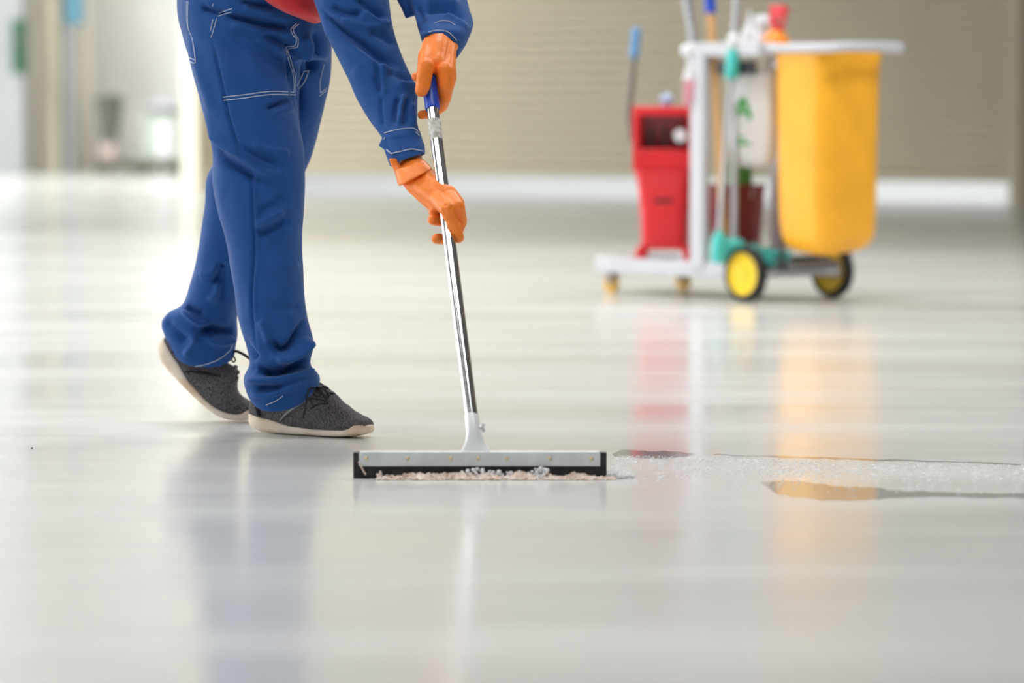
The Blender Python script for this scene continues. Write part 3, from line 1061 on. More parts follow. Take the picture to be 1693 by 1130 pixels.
# pointed buttoned tab of the cuff
ct = bvh(cf1.data)
tabp = [(626, 241), (635, 222), (662, 218), (662, 248), (648, 257)]
vs = []
for x, y in tabp:
    h = ct.ray_cast(Vector(CO), Vector(ray(x, y)).normalized(), 14)
    D = h[0].y if h[0] is not None else float(W(x, y, 8.15)[1]) - 0.004
    vs.append(W(x, y, min(D, 8.16) - 0.0035))
mb = MB()
n_ = len(vs)
back = [v + np.array([0, 0.004, 0]) for v in vs]
mb.add(vs + back, [tuple(range(n_)), tuple(reversed(range(n_, 2 * n_)))] + [(i, i + n_, (i + 1) % n_ + n_, (i + 1) % n_) for i in range(n_)])
mb.build('cuff_tab', 'twill', jko, 0.001, world=True)
cf2 = cuff([(691, 44, 779, 52, 8.29, .0515, -.010), (696, 60, 771, 70, 8.265, .048, -.022), (699, 71, 757, 87, 8.25, .043, -.030)], 'cuff')
S = MB()
jt = bvh(jk)
for tree, pl in ((ct, [(637.6, 224.4), (657, 219), (683, 217), (693.6, 224.4)]), (jt, [(635.6, 219.7), (659, 214), (683, 212), (692.6, 220)]),
                 (ct, [(637.6, 224.4), (632.6, 240.7), (646.8, 254)]), (ct, [(646.8, 254), (664, 250), (681, 246.4), (699.7, 250)]),
                 (ct, [(631, 240), (645, 252.5)]),
                 (bvh(cf2.data), [(709, 53), (723, 50), (741, 53), (755, 67)]), (jt, [(717, 39), (728.6, 34.6), (742.8, 35.4), (755, 44.3), (764, 58.5)])):
    stitch(S, tree, pl, 0.0009, 0.0042 if tree is ct else 0.001)
tag(S.build('stitching', 'thread', jko, world=True), kind='stuff')

# ---- gloves
G = MB()
Wr = lambda x, y, D, r: (W(x, y, D), r)


def pd(py, off=0.0):
    return float(pole_at(py)[1]) + off


G.capsules([Wr(684, 284, 8.12, .034), Wr(700, 302, 8.08, .034), Wr(722, 322, 8.035, .030)])
G.capsules([Wr(706, 296, 8.06, .019), Wr(726, 312, 8.02, .019), Wr(743, 328, 7.995, .0195)])
G.capsules([Wr(676, 297, 8.09, .018), Wr(699, 320, 8.05, .019), Wr(722, 341, 8.01, .0175)])
G.capsules([Wr(690, 304, 8.07, .026), Wr(708, 318, 8.04, .025), Wr(727, 333, 8.008, .022)])
fa = pd(370, -.020)
G.capsules([Wr(727, 330, 8.0, .021), Wr(740, 346, fa - .004, .0165), Wr(750, 370, fa, .0142), Wr(758, 393, fa + .004, .0118)])       # finger lying along the pole
fb = pd(380)
G.capsules([Wr(744, 328, 7.99, .0185), Wr(757, 342, fb - .006, .0150), Wr(762, 366, fb + .008, .0132), Wr(755, 386, fb + .024, .0125), Wr(738, 396, fb + .030, .0120), Wr(722, 395, fb + .018, .0112)])
fc = pd(360)
G.capsules([Wr(742, 320, 8.0, .0175), Wr(757, 336, fc + .010, .0140), Wr(758, 354, fc + .028, .0125), Wr(738, 366, fc + .036, .0120), Wr(716, 364, fc + .022, .0115)])
G.capsules([Wr(730, 318, 8.02, .016), Wr(745, 330, fc + .03, .0125), Wr(735, 348, fc + .042, .0115), Wr(717, 352, fc + .032, .0105)])
G.capsules([Wr(700, 305, 8.075, .018), Wr(722, 312, 8.085, .0155), Wr(742, 318, 8.06, .0130)])                                          # thumb behind the pole
g1 = union(G, 0.0016, 7)
creases(g1, [([(716, 325), (726, 317), (738, 319)], 2.6, -.0016), ([(722, 336), (733, 340), (741, 338)], 2.6, -.0022), ([(731, 343), (735, 348), (737, 356)], 3, -.002),
             ([(751, 344), (757, 358), (762, 372)], 2.2, -.0040), ([(690, 322), (704, 336), (716, 346)], 4, -.0015), ([(738, 330), (752, 346), (757, 362)], 4, .0015)], fine=0.0006, fine_scale=(60, 60, 60))
glove1 = link(g1, 'glove', 'glove', person, world=True)
tag(glove1, 'orange rubber glove on the lower hand')
mbc = MB()
limb(mbc, [(651, 281, 701, 268, 8.108, .0380, 0), (654, 290, 706, 270, 8.098, .0410, 0), (658, 306, 714, 278, 8.078, .0430, 0), (661, 308, 713, 281, 8.076, .038, 0)], 4, 40, 2.2)
cfm = union(mbc, 0.0018, 2)
link(cfm, 'glove_cuff', 'glove', glove1, world=True)
mbc = MB()
limb(mbc, [(643, 262, 655, 262, 8.10, .006, 0), (646, 272, 661, 273, 8.098, .005, 0), (652, 284, 664, 282, 8.088, .004, 0)], 4, 16)
link(union(mbc, 0.0015, 3), 'glove_flap', 'glove', glove1, world=True)

G = MB()
G.capsules([Wr(728, 62, 8.24, .026), Wr(724, 84, 8.20, .027), Wr(721, 108, 8.165, .024)])
G.capsules([Wr(712, 74, 8.215, .018), Wr(705, 94, 8.18, .0185), Wr(704, 114, 8.145, .0185)])
G.capsules([Wr(741, 80, 8.215, .0185), Wr(740, 100, 8.185, .0180), Wr(738, 122, 8.15, .0195)])
gp = pd(140)
G.capsules([Wr(704, 110, gp - .026, .0180), Wr(701, 130, gp - .034, .0168), Wr(699, 142, gp - .036, .0160), Wr(697, 149, gp - .034, .0145)])   # thumb
G.capsules([Wr(737, 118, 8.14, .0200), Wr(738, 142, gp - .018, .0158), Wr(736, 160, gp - .004, .0140), Wr(731, 175, gp + .018, .0128), Wr(716, 187, gp + .032, .0118), Wr(698, 190, gp + .020, .0100)])
G.capsules([Wr(741, 112, 8.17, .0175), Wr(744, 130, gp + .010, .0140), Wr(740, 146, gp + .034, .0128), Wr(720, 156, gp + .042, .0120), Wr(700, 152, gp + .030, .0110)])
G.capsules([Wr(738, 104, 8.185, .016), Wr(742, 116, gp + .030, .0135), Wr(725, 134, gp + .046, .0122), Wr(704, 134, gp + .040, .0112), Wr(688, 127, gp + .028, .0100)])
G.capsules([Wr(732, 98, 8.20, .015), Wr(734, 108, gp + .045, .0120), Wr(715, 116, gp + .052, .0110), Wr(699, 112, gp + .04, .0100)])
g2 = union(G, 0.0016, 7)
creases(g2, [([(714, 106), (716, 116), (714, 130)], 2.5, -.0030), ([(694, 128), (702, 126), (708, 129)], 1.8, -.0012), ([(695, 133), (702, 131), (709, 134)], 1.8, -.0012),
             ([(744, 124), (746, 136), (744, 148)], 2.0, -.0030), ([(722, 90), (732, 100), (742, 112)], 5, .0012)], fine=0.0006, fine_scale=(60, 60, 60))
glove2 = link(g2, 'glove', 'glove', person, world=True)
tag(glove2, 'orange rubber glove on the upper hand gripping blue handle')
mbc = MB()
limb(mbc, [(706, 40, 752, 48, 8.262, .034, 0), (703, 54, 755, 64, 8.252, .034, 0), (699, 69, 758, 78, 8.235, .030, 0), (701, 74, 754, 84, 8.23, .028, 0)], 4, 36)
cm2 = union(mbc, 0.0018, 3)
creases(cm2, [([(700, 72), (706, 66), (712, 66)], 2, -.002), ([(744, 76), (750, 82), (754, 90)], 2, .002)], fine=0.0015, fine_scale=(50, 50, 50))
link(cm2, 'glove_cuff', 'glove', glove2, world=True)

# ---- body under the clothes: one continuous figure
B = MB()
hipn, hipf = W(415, 40, 8.68), W(470, 40, 8.86)
B.capsules([(W(415, -30, 8.76), .075), (W(480, -150, 8.72), .10), (W(590, -290, 8.70), .12), (W(650, -350, 8.70), .055), (W(690, -400, 8.68), .055)])
B.capsules([(W(415, -20, 8.74), .065), (W(420, 200, 8.63), .052), (W(432, 350, 8.60), .042), (W(455, 620, 8.60), .034)])
B.capsules([(W(440, -10, 8.80), .065), (W(455, 200, 8.89), .052), (W(398, 380, 8.98), .040), (W(335, 560, 9.03), .032)])
B.capsules([(W(590, -300, 8.56), .055), (W(575, -120, 8.42), .042), (W(600, 60, 8.34), .032), (W(662, 222, 8.18), .024), (W(677, 262, 8.135), .0265), (W(690, 285, 8.11), .025)])
B.capsules([(W(640, -300, 8.88), .055), (W(690, -150, 8.68), .038), (W(726, -20, 8.47), .024), (W(731, 50, 8.29), .021), (W(727, 70, 8.24), .020)])
hd = W(725, -455, 8.66)
B.ball(hd, 0.095, 24, 16, (1.0, 0.85, 1.25))
jaw = hd + np.array([0.045, -0.01, -0.06])
B.ball(jaw, 0.06, 18, 12, (1.0, 0.9, 1.0))
B.capsules([(hd + np.array([0.085, -0.01, 0.01]), .012), (hd + np.array([0.108, -0.014, -0.015]), .014)])
for s in (-1, 1):
    B.ball(hd + np.array([-0.005, s * 0.083, 0.0]), 0.028, 12, 8, (0.8, 0.35, 1.2))
bd = union(B, 0.008, 8)
body = link(bd, 'body', 'skin', person, world=True)
hr = MB()
hr.ball(hd + np.array([-0.018, 0, 0.028]), 0.102, 24, 16, (1.0, 0.9, 1.12))
link(union(hr, 0.008, 3), 'hair', 'hair', person, world=True)
for s in (-1, 1):
    MB().ball(hd + np.array([0.084, s * 0.033 - 0.01, 0.012]), 0.011, 10, 8).build('eye', 'black', body, world=True)
MB().ball(jaw + np.array([0.056, -0.008, 0.004]), 0.02, 12, 8, (0.3, 1.1, 0.35)).build('mouth', 'red_plastic', body, world=True)

# ---- shoes
SL = 0.325


def interp(t, tab):
    xs, ys = zip(*tab)
    # smooth (monotone-ish) interpolation
    i = max(0, min(len(xs) - 2, int(np.searchsorted(xs, t)) - 1))
    u = (t - xs[i]) / (xs[i + 1] - xs[i])
    u = max(0, min(1, u))
    u = u * u * (3 - 2 * u) * 0.5 + u * 0.5
    return ys[i] * (1 - u) + ys[i + 1] * u


WID = [(0, .006), (.015, .018), (.05, .028), (.12, .034), (.3, .034), (.45, .037), (.7, .046), (.84, .043), (.93, .034), (.975, .022), (1, .007)]
ZB = [(0, .024), (.04, .012), (.12, .003), (.22, 0), (.75, 0), (.88, .003), (.96, .009), (1, .017)]
ZS = [(0, .046), (.04, .046), (.18, .038), (.38, .022), (.57, .018), (.84, .019), (.88, .024), (.905, .032), (.95, .033), (1, .027)]
ZU = [(0, .056), (.02, .085), (.05, .094), (.2, .088), (.35, .094), (.5, .112), (.58, .116), (.66, .098), (.75, .075), (.85, .056), (.92, .047), (.96, .041), (1, .028)]


def shoe_parts(tf, side):
    """tf maps local (x 0..1 along, y, z) to world; returns sole and upper builders"""
    n = 30
    sole, upr = [], []
    for t in [0, .006, .015, .03, .05, .08] + list(np.linspace(.12, .86, 26)) + [.88, .895, .91, .93, .95, .965, .98, .992, 1]:
        w, zb, zs, zu = (interp(t, q) for q in (WID, ZB, ZS, ZU))
        cy = 0.006 * math.sin(math.pi * t) * side
        ring = []
        for j in range(n):
            th = 2 * math.pi * j / n
            cs, sn = math.cos(th), math.sin(th)
            cs = math.copysign(abs(cs) ** 0.55, cs)
            sn = math.copysign(abs(sn) ** 0.55, sn)
            flare = 1.04 + 0.05 * math.cos(th * 2) * 0
            ring.append(tf(t, cy + w * cs * flare, (zb + zs) / 2 + (zs - zb) / 2 * sn))
        sole.append(ring)
        if 0.012 < t < 0.985:
            ring = []
            wu = w * 0.965
            zlo = zb + 0.004
            for j in range(n):
                th = 2 * math.pi * j / n
                cs, sn = math.cos(th), math.sin(th)
                if sn >= 0:
                    top = zs
                    z = zs + (zu - zs) * sn ** 0.9
                    y = wu * math.copysign(abs(cs) ** 0.75, cs) * (1 - 0.12 * sn)
                else:
                    z = zs + (zs - zlo) * sn * 0.8
                    y = wu * 0.96 * math.copysign(abs(cs) ** 0.5, cs)
                ring.append(tf(t, cy + y, z))
            upr.append(ring)
    return sole, upr


toe = FL(607, 726)
YAW = math.radians(30)
fdir = np.array([math.cos(YAW), -math.sin(YAW), 0])
fside = np.array([math.sin(YAW), math.cos(YAW), 0])      # away from the camera


def tf_front(t, y, z):
    return toe + fdir * (t - 1) * SL + fside * (y + 0.02) + np.array([0, 0, z + 0.0005])


# bent shoe: centre line integrated from the toe
YAW2 = math.radians(6)
f2 = np.array([math.cos(YAW2), -math.sin(YAW2), 0])
s2 = np.array([math.sin(YAW2), math.cos(YAW2), 0])
toe2 = FL(432, 698)
NB = 200
cx, cz, an = [0.0], [0.0], []
for i in range(NB):
    t = 1 - (i + 0.5) / NB
    a = math.radians(interp(t, [(0, 47), (.45, 43), (.60, 38), (.70, 26), (.80, 10), (.9, 3), (1, 0)]))
    an.append(a)
    cx.append(cx[-1] - math.cos(a) * SL / NB)
    cz.append(cz[-1] + math.sin(a) * SL / NB)
an.append(an[-1])


def tf_back(t, y, z):
    u = (1 - t) * NB
    i = min(NB - 1, int(u))
    f = u - i
    x = cx[i] * (1 - f) + cx[i + 1] * f
    zz = cz[i] * (1 - f) + cz[i + 1] * f
    a = an[i] * (1 - f) + an[min(i + 1, NB)] * f
    return toe2 + f2 * (x + math.sin(a) * z) + s2 * (y + 0.0) + np.array([0, 0, zz + math.cos(a) * z + 0.0005])


shoes = []
for tf, side, lab in ((tf_front, 1, 'dark grey knit trainer flat on the floor, toe right'), (tf_back, -1, 'dark grey knit trainer with lifted heel')):
    so, up_ = shoe_parts(tf, side)
    shoe = MB().rings(up_).build('shoe', 'knit', person, world=True, angle=75)
    tag(shoe, lab)
    sl = MB().rings(so).build('sole', 'sole', shoe, world=True, angle=60)
    tag(sl, 'scuffed off-white foam sole')
    # heel tab and heel strap, eyelet stay
    MB().rings([[tf(t, y, z) for t, y, z in ((a0, -.009, zz), (a0, .009, zz), (a1, .009, zz), (a1, -.009, zz))] for a0, a1, zz in ((.005, .045, .078), (-.002, .03, .096), (-.004, .02, .110))]).build('pull_tab', 'black', shoe, world=True)
    shoes.append((shoe, tf, side))
    tree = bvh(shoe.data)
    # heel band
    mb = MB()
    for s_ in (-1, 1):
        pts = []
        for k in range(9):
            t = .135 - .05 * k / 8
            z = .040 + .042 * k / 8
            w = interp(t, WID)
            pts.append(tf(t, s_ * (w * 0.965 + 0.0006) * (1 - .1 * k / 8), z))
        MB().tube(pts, 0.0042, 6).build('heel_band', 'knit_dark', shoe, world=True)
    # midfoot overlay band
    mb = MB()
    for s_ in (-1, 1):
        pts = []
        for k in range(10):
            t = .30 + .22 * k / 9
            z = .030 + .052 * (k / 9) ** 0.8
            sn = min(1, max(0, (z - interp(t, ZS)) / (interp(t, ZU) - interp(t, ZS)))) ** (1 / .9)
            cs = math.sqrt(max(0, 1 - sn * sn))
            y = interp(t, WID) * .965 * cs ** .75 * (1 - .12 * sn)
            pts.append(tf(t, .006 * math.sin(math.pi * t) * side + s_ * (y + 0.0002), z))
        MB().tube(pts, [0.0018 + 0.0022 * math.sin(math.pi * k / 9) for k in range(10)], 6).build('side_stripe', 'knit_dark' if side < 0 else 'mid_grey', shoe, world=True)
    # laces across the instep
    mb = MB()
    for k, t in enumerate((.56, .615, .67)):
        pts = []
        for q in range(9):
            y = (-.024 + .048 * q / 8)
            tt_ = t + 0.012 * math.sin(q * 1.4 + k)
            zu = interp(tt_, ZU)
            w = interp(tt_, WID)
            zz = interp(tt_, ZS) + (zu - interp(tt_, ZS)) * max(0, 1 - (abs(y) / (w * .95)) ** 2.2) ** 0.5 + 0.002
            pts.append(tf(tt_, y, zz))
        MB().tube(pts, 0.0021, 6).build('lace', 'lace', shoe, world=True)

DL = 8.545
mb = MB()


def strand(mb, pts, r=0.0019):
    P = [Vector(p) for p in catmull([W(*p) for p in pts], 6)]
    mb.tube(P, r, 7)


strand(mb, [(522, 643, DL - .004), (513, 642, DL - .012), (508, 655, DL - .024), (506, 668, DL - .032), (504, 680, DL - .038), (501, 693, DL - .042)], .0018)
strand(mb, [(522, 642, DL - .004), (519, 650, DL - .02), (524, 656, DL - .028), (531, 651, DL - .024), (528, 642, DL - .012), (523, 641, DL - .004)], .0020)
strand(mb, [(524, 641, DL - .004), (534, 643, DL - .02), (542, 651, DL - .026), (543, 657, DL - .026), (537, 655, DL - .024), (530, 647, DL - .014), (524, 643, DL)], .0024)
strand(mb, [(526, 643, DL), (533, 651, DL - .02), (540, 663, DL - .026), (542, 668, DL - .028)], .0018)
strand(mb, [(542, 668, DL - .024), (530, 668, DL - .03), (520, 672, DL - .036), (513, 676, DL - .042)], .0020)
strand(mb, [(508, 659, DL - .03), (518, 660, DL - .026), (530, 661, DL - .02), (538, 664, DL - .018)], .0022)
strand(mb, [(512, 656, DL - .02), (516, 668, DL - .036), (518, 672, DL - .04)], .0018)
mb.build('bow', 'lace', shoes[0][0], world=True)
mb = MB()
DB = 9.02
strand(mb, [(382, 586, DB - .01), (389, 581, DB - .02), (400, 585, DB - .02), (408, 590, DB - .02), (417, 597, DB - .02)], .0034)
strand(mb, [(382, 586, DB - .015), (388, 592, DB - .03), (389, 597, DB - .03), (385, 599, DB - .03), (383, 594, DB - .02)], .0018)
mb.build('bow', 'lace', shoes[1][0], world=True)

# ================================================================== CLEANING CART
CA = math.radians(-50)
CX0, CY0 = 0.884, 14.36
cdx = np.array([math.cos(CA), math.sin(CA), 0])
cdy = np.array([-math.sin(CA), math.cos(CA), 0])


def CW(x, y, z):
    return np.array([CX0, CY0, 0]) + cdx * x + cdy * y + np.array([0, 0, z])


def on_cart(name, x, y, z, label, cat, rz=CA, group=None):
    p = CW(x, y, z)
    return empty(name, p, rz, label, cat, group)


cart = empty('cleaning_cart', (CX0, CY0, 0), CA, 'light grey janitor cart with big yellow rear wheels', 'cart')
mb = MB()
mb.box((-.40, .215, .105), (.94, .43, .03))
dk = mb.build('deck', 'grey_plastic', cart, .012)
mb = MB()
mb.box((-.40, .004, .112), (.92, .018, .060)).box((-.40, .426, .112), (.92, .018, .060)).box((-.865, .215, .112), (.018, .43, .060))
mb.build('deck_rim', 'grey_plastic', cart, .006)
for y in (.025, .405):
    cs = empty('caster', (-.80, y, 0))
    cs.parent = cart
    MB().lathe([(.004, -.012), (.034, -.012), (.037, -.008), (.037, .008), (.034, .012), (.004, .012)], (0, 0, .0375), (0, 1, 0), 20).build('caster_wheel', 'caster_yellow', cs)
    fk = MB()
    fk.box((0.008, -.017, .06), (.028, .004, .055)).box((0.008, .017, .06), (.028, .004, .055)).box((0.01, 0, .088), (.035, .038, .006))
    fk.tube([(0, -.02, .0375), (0, .02, .0375)], .005, 8)
    fk.build('caster_fork', 'mid_grey', cs, .001)
for y in (-.012, .442):
    s_ = -1 if y < 0 else 1
    wh = MB().lathe([(.080, -.021), (.096, -.021), (.103, -.014), (.104, 0), (.103, .014), (.096, .021), (.080, .021)], (0, y, .104), (0, 1, 0), 40, False).build('tyre', 'tyre', cart)
    MB().lathe([(.083, -.019), (.083, .019)], (0, y, .104), (0, 1, 0), 40, False).build('tyre_bed', 'tyre', wh)
    MB().lathe([(.001, -.014), (.020, -.020), (.026, -.012), (.066, -.010), (.074, -.018), (.083, -.018), (.083, .018), (.074, .018), (.066, .010), (.026, .012), (.020, .020), (.001, .014)], (0, y, .104), (0, 1, 0), 40).build('hub', 'hub_yellow', wh)
mb = MB()
mb.tube([(0, -.01, .104), (0, .44, .104)], .012, 12)
mb.box((0, .215, .13), (.07, .36, .07))
mb.build('axle', 'dark_grey', cart, .004)
mb = MB()
mb.box((.06, .10, .135), (.14, .03, .035)).box((.06, .33, .135), (.14, .03, .035)).box((.12, .215, .135), (.03, .26, .035))
mb.build('bag_platform', 'mid_grey', cart, .004)
for y in (.004, .426):
    MB().box((-.274, y, .53), (.078, .034, .84)).build('post', 'grey_plastic', cart, .008)
for y in (.05, .40):
    MB().tube([(.10, y + .03, .12), (.10, y + .03, .94)], .010, 12).build('frame_tube', 'dark_grey', cart)
mb = MB()
mb.box((-.14, .215, .925), (.40, .44, .014)).box((-.14, .0, .945), (.40, .016, .05)).box((-.14, .43, .945), (.40, .016, .05)).box((-.335, .215, .945), (.016, .44, .05)).box((.055, .215, .945), (.016, .44, .05))
mb.build('tray', 'grey_plastic', cart, .006)
mb = MB()
mb.tube([(.04, .035, .945), (.36, .035, .945), (.415, .06, .948), (.43, .10, .95), (.43, .33, .95), (.415, .375, .948), (.36, .40, .945), (.04, .40, .945)], .018, 14)
mb.build('push_bar', 'grey_plastic', cart)
MB().box((.21, .217, .945), (.30, .345, .022)).build('bag_lid', 'grey_plastic', cart, .01)
MB().box((-.10, .03, .875), (.20, .02, .05)).build('gap_shade_bar', 'dark_grey', cart, .004)  # dark bar standing in for the shaded gap under the tray
mb = MB()
mb.ball((-.315, -.02, .94), .028, 14, 10).tube([(-.315, -.02, .94), (-.275, 0, .93)], .014, 10)
mb.build('handle_clip', 'white_plastic', cart)

# yellow waste bag
wb_ = on_cart('waste_bag', .20, .217, 0, 'large orange yellow vinyl waste bag hanging on the cart', 'bag')
R = []
for z, hx, hy in catmull([(.928, .146, .170), (.90, .148, .172), (.80, .146, .169), (.60, .142, .165), (.40, .139, .162), (.28, .136, .158), (.235, .130, .150), (.205, .112, .126), (.19, .07, .08), (.186, .02, .02)], 5):
    ring = []
    for j in range(64):
        th = 2 * math.pi * j / 64
        cs, sn = math.cos(th), math.sin(th)
        k = 2 / 4.2
        f = 1 + 0.022 * noise.noise((cs * 3, sn * 3, z * 1.2)) * min(1, (0.93 - z) * 4)
        x = math.copysign(abs(cs) ** k, cs) * hx * f
        y = math.copysign(abs(sn) ** k, sn) * hy * f
        drop = -0.030 * (x - y) / .3 * max(0, min(1, (.35 - z) / .15))
        ring.append((x, y, z + drop))
    R.append(ring)
MB().rings(R, False, True).build('bag_body', 'bag', wb_, angle=180)
mb = MB()
rr = []
for zz, g in ((.905, 1.012), (.905, 1.03), (.932, 1.03), (.932, 1.012)):
    rr.append([(math.copysign(abs(math.cos(2 * math.pi * j / 64)) ** .476, math.cos(2 * math.pi * j / 64)) * .147 * g, math.copysign(abs(math.sin(2 * math.pi * j / 64)) ** .476, math.sin(2 * math.pi * j / 64)) * .171 * g, zz) for j in range(64)])
rr.append(rr[0])
mb.rings(rr, False, False)
mb.build('hem', 'bag', wb_)

# red mop bucket with wringer
bp_ = CW(-.635, .16, .13)
bk = empty('mop_bucket', bp_, math.radians(-8), 'bright red mop bucket with side press wringer on the cart deck', 'bucket')


def rrect(hx, hy, z, ex=6, n=40, ox=0, oy=0):
    out = []
    for j in range(n):
        th = 2 * math.pi * j / n
        cs, sn = math.cos(th), math.sin(th)
        out.append((ox + math.copysign(abs(cs) ** (2 / ex), cs) * hx, oy + math.copysign(abs(sn) ** (2 / ex), sn) * hy, z))
    return out


mb = MB()
mb.rings([rrect(.086, .085, .045), rrect(.089, .088, .06), rrect(.094, .092, .20), rrect(.097, .094, .285), rrect(.103, .10, .30), rrect(.112, .105, .325), rrect(.117, .108, .355), rrect(.110, .10, .355), rrect(.085, .08, .07)], True, True)
mb.build('tub', 'red_plastic', bk)
for sx in (-1, 1):
    for sy in (-1, 1):
        MB().rings([rrect(.016, .016, 0.0, ox=sx * .10, oy=sy * .085, n=16), rrect(.018, .018, .06, ox=sx * .082, oy=sy * .075, n=16)]).build('foot', 'red_plastic', bk)
wr = MB()
# wringer: walls around an open slot
wr.box((-.108, 0, .475), (.026, .18, .25)).box((.108, 0, .475), (.026, .18, .25)).box((0, .085, .475), (.20, .02, .25))
wr.box((0, -.08, .385), (.20, .02, .075)).box((0, -.08, .582), (.20, .024, .035)).box((0, -.086, .430), (.19, .008, .012))
wr.box((0, 0, .36), (.20, .16, .02))
wro = wr.build('wringer', 'red_plastic', bk, .008)
MB().box((0, -.02, .50), (.18, .02, .16), Matrix.Rotation(.25, 3, 'X')).build('press_plate', 'dark_red', wro, .004)
for i in range(3):
    MB().box((-.055 + i * .055, -.045, .47), (.012, .012, .09)).build('press_rib', 'black', wro)
MB().lathe([(.001, -.004), (.022, -.004), (.026, 0), (.022, .006), (.001, .006)], (.066, -.10, .487), (0, 1, 0), 18).build('round_cap', 'white_plastic', wro)
MB().box((0, -.0935, .235), (.07, .004, .02)).build('moulded_mark', 'dark_red', bk, .003)
MB().box((0, -.0935, .31), (.15, .006, .02)).build('moulded_lip', 'red_plastic', bk, .003)
lv = MB()
lv.tube([(-.135, .02, .50), (-.150, .02, .56), (-.128, .02, .80)], .013, 12)
lv.box((-.13, .02, .49), (.03, .03, .05))
lvo = lv.build('lever', 'lever', bk)
MB().tube([(-.128, .02, .79), (-.118, .02, .90), (-.117, .02, .905)], [.018, .018, .012], 14).build('lever_grip', 'grip_blue', lvo)
MB().lathe([(.02, .60), (.024, .615), (.024, .635), (.012, .648), (.001, .65)], (0, .02, 0), (0, 0, 1), 16).build('knob', 'pale_blue', bk)

# maroon bucket with green bottle inside
b2 = on_cart('round_bucket', -.335, .25, .12, 'dark maroon round bucket standing behind the cart poles', 'bucket')
MB().lathe([(.085, 0), (.09, .01), (.112, .29), (.118, .295), (.118, .31), (.106, .31), (.082, .015), (.001, .014)], n=32, caps=False).build('body', 'dark_red', b2)
MB().lathe([(.001, .001), (.085, .001)], n=32).build('bottom', 'dark_red', b2)
MB().tube([(.115 * math.cos(a), -.02, .30 - .10 * math.sin(a)) for a in np.linspace(0, math.pi, 13)], .003, 6).build('bail', 'pale_metal', b2)
g_ = on_cart('cleaner_bottle', -.322, .262, .137, 'green cleaner bottle poking out of the maroon bucket', 'bottle')
MB().lathe([(.001, 0), (.044, 0), (.046, .01), (.046, .34), (.040, .375), (.018, .395), (.016, .41), (.001, .41)], n=24).build('body', 'green_bottle', g_)
MB().lathe([(.001, .405), (.019, .405), (.019, .43), (.001, .432)], n=18).build('cap', 'white_plastic', g_)

# white hanging caddy with green print
cp = W(1246, 300, 14.50)
cd = empty('hanging_caddy', (cp[0], cp[1], 0), math.radians(-12), 'white rounded hanging caddy with green print beside the yellow bag', 'caddy')
R = []
for z, k in ((.865, 1.0), (.84, 1.0), (.66, .98), (.60, .95), (.56, .88), (.53, .76), (.512, .58), (.505, .3), (.503, .05)):
    R.append(rrect(.088 * (0.35 + 0.65 * k), .07 * (0.35 + 0.65 * k), z, 4.5, 40))
MB().rings(R, False, True).build('body', 'white_plastic', cd, angle=70)
mb = MB()
rr = [rrect(.089, .071, .845, 4.5), rrect(.094, .076, .85, 4.5), rrect(.094, .076, .872, 4.5), rrect(.084, .066, .872, 4.5), rrect(.082, .064, .845, 4.5)]
mb.rings(rr, False, False).build('rim', 'grey_plastic', cd)
mb = MB()
for s in (-1, 1):
    mb.box((-.032 + s * .016, -.0705, .722), (.018, .003, .085), Matrix.Rotation(-s * .32, 3, 'Y'))
mb.box((-.032, -.0705, .708), (.035, .003, .014))
mb.build('printed_letter', 'green_print', cd)
mb = MB()
mb.box((-.034, -.0690, .59), (.060, .003, .012))
mb.box((-.042, -.0695, .612), (.034, .003, .010))
tag(mb.build('printed_line', 'green_print', cd), kind='stuff')
for s in (-1, 1):
    MB().tube([(s * .07, -.06, .86), (s * .07, -.065, .90), (s * .07, -.03, .918)], .005, 8).build('hook', 'dark_grey', cd)


# poles and mops standing in the cart (foot and top in hall coordinates)
def rod_thing(name, foot, top, label, cat):
    return empty(name, (foot[0], foot[1], foot[2]), 0, label, cat)


f_, t_ = W(1200, 428, 14.52), W(1169, -70, 14.60)
br = rod_thing('broom', f_, t_, 'broom with pale wooden handle and blue sleeve standing in the cart', 'broom')
mix = lambda a, b, k: a + (b - a) * k
MB().tube([mix(f_, t_, .07), mix(f_, t_, .82)], .0165, 14).build('handle', 'wood', br, world=True)
MB().tube([mix(f_, t_, .815), mix(f_, t_, 1.0)], [.021, .020], 14).build('sleeve', 'blue_grip', br, world=True)
mb = MB().box((0, 0, .05), (.07, .11, .035), Matrix.Rotation(.2, 3, 'Z'))
mb.build('head', 'teal', br, .008)
br_b = MB()
for ix in range(5):
    for iy in range(9):
        br_b.tube([(-.025 + ix * .0125, -.045 + iy * .011, .04), (-.03 + ix * .015, -.05 + iy * .0122, .0)], .0035, 5)
tag(br_b.build('bristles', 'teal', br), kind='stuff')
f_, t_ = W(1186, 436, 14.36), W(1225, -80, 14.44)
tm = rod_thing('flat_mop', f_, t_, 'mop with teal grip and teal foot, tallest pale tube in the cart', 'mop')
MB().tube([mix(f_, t_, .03), mix(f_, t_, .64)], .0115, 14).build('lower_tube', 'pale_metal', tm, world=True)
MB().tube([mix(f_, t_, .64), mix(f_, t_, 1.0)], .0135, 14).build('upper_tube', 'pale_metal', tm, world=True)
MB().tube([mix(f_, t_, .590), mix(f_, t_, .60), mix(f_, t_, .67), mix(f_, t_, .685)], [.018, .026, .026, .018], 16).build('grip', 'teal', tm, world=True)
MB().tube([f_ + np.array([0, 0, .002]), mix(f_, t_, .02), mix(f_, t_, .08), mix(f_, t_, .105)], [.024, .028, .028, .015], 16).build('foot', 'teal', tm, world=True)
MB().ball(mix(f_, t_, .715), .026, 14, 10, (1, 1, 1.2)).build('collar', 'white_plastic', tm, world=True)
f_, t_ = W(1214, 425, 14.45), W(1216, 170, 14.45)
st = rod_thing('dust_stick', f_, t_, 'short pale tube with teal base beside the mop', 'stick')
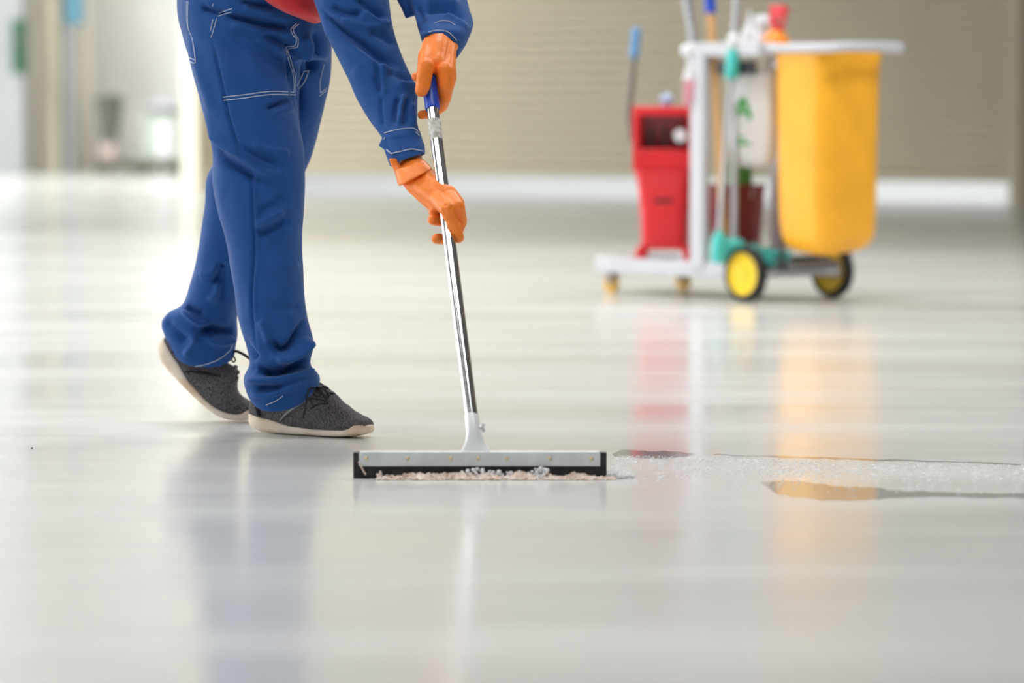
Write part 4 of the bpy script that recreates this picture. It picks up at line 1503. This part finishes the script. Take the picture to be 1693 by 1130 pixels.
MB().tube([mix(f_, t_, .08), t_], .0115, 14).build('tube', 'pale_metal', st, world=True)
MB().rings([rrect(.045, .030, -.01, n=28), rrect(.05, .033, .03, n=28), rrect(.036, .026, .06, n=28), rrect(.014, .014, .072, n=28)]).build('base', 'teal', st)
f_ = W(1273, 440, 14.42)
dp = empty('dustpan', (f_[0], f_[1], .135), CA, 'small teal dustpan on the deck behind the near yellow wheel', 'dustpan')
MB().box((0, 0, .02), (.12, .10, .012), Matrix.Rotation(.25, 3, 'Y')).box((-.05, 0, .035), (.015, .10, .06)).box((0, -.05, .03), (.11, .01, .045)).box((0, .05, .03), (.11, .01, .045)).build('pan', 'teal', dp, .004)
MB().tube([(-.05, 0, .05), (-.10, 0, .07)], .011, 10).build('handle', 'teal', dp)

# wet mop clipped to the post, handle leaning out of frame
f_, t_ = W(1144, 172, 14.62), W(1118, -110, 14.66)
wm = rod_thing('wet_mop', f_, t_, 'grey handled mop with white and pink strands hanging by the post', 'mop')
MB().tube([W(1152, 100, 14.62), t_], .0165, 14).build('handle', 'pale_metal', wm, world=True)
mb, mb2 = MB(), MB()
for i in range(16):
    a = W(1144 + random.uniform(-5, 8), 96, 14.62 + random.uniform(-.02, .02))
    b_ = W(1140 + random.uniform(-9, 12), 134 + random.uniform(-4, 4), 14.60 + random.uniform(-.03, .03))
    c_ = W(1142 + random.uniform(-8, 12), 172 + random.uniform(-4, 6), 14.60 + random.uniform(-.03, .03))
    mb.tube([a, mix(a, b_, .5) + np.array([random.uniform(-.006, .006), 0, 0]), b_], .0085, 7)
    mb2.tube([b_, c_], .0085, 7)
tag(mb.build('upper_strands', 'white_cloth', wm, world=True), kind='stuff')
tag(mb2.build('lower_strands', 'pink', wm, world=True), kind='stuff')


# bottles on the tray
def spray(name, x, y, label, body, head, h=.12, r=.035, hh=.09):
    s_ = on_cart(name, x, y, .932, label, 'bottle')
    MB().lathe([(.001, 0), (r, 0), (r * 1.04, .008), (r, h * .55), (r * .75, h * .8), (r * .36, h), (.001, h)], n=24).build('body', body, s_)
    hd_ = MB()
    hd_.lathe([(.001, h - .004), (.017, h - .004), (.017, h + .02), (.001, h + .02)], n=16)
    hd_.box((.012, 0, h + hh * .55), (.075, .024, hh * .42)).box((-.01, 0, h + hh * .3), (.03, .02, hh * .35))
    hd_.box((.04, 0, h + hh * .2), (.010, .014, hh * .5), Matrix.Rotation(.35, 3, 'Y'))
    ho = hd_.build('trigger', head, s_, .003)
    MB().tube([(.048, 0, h + hh * .6), (.060, 0, h + hh * .6)], .009, 10).build('nozzle', head, ho)
    return s_


spray('spray_bottle', .05 - .02, .11, 'orange spray bottle with red trigger on the cart tray', 'orange_bottle', 'red_spray', .085, .048, .12)
spray('spray_bottle', -.058, .115, 'white spray bottle beside the orange one on the tray', 'white_plastic', 'white_plastic', .085, .030, .075)
sb = on_cart('squeeze_bottle', -.135, .13, .932, 'slim white squeeze bottle with pointed tip on the tray', 'bottle')
MB().lathe([(.001, 0), (.032, 0), (.033, .06), (.027, .085), (.014, .10), (.001, .10)], n=24).build('body', 'white_plastic', sb)
MB().lathe([(.001, .098), (.016, .098), (.015, .115), (.008, .13), (.005, .16), (.001, .16)], n=18).build('tip', 'white_plastic', sb)
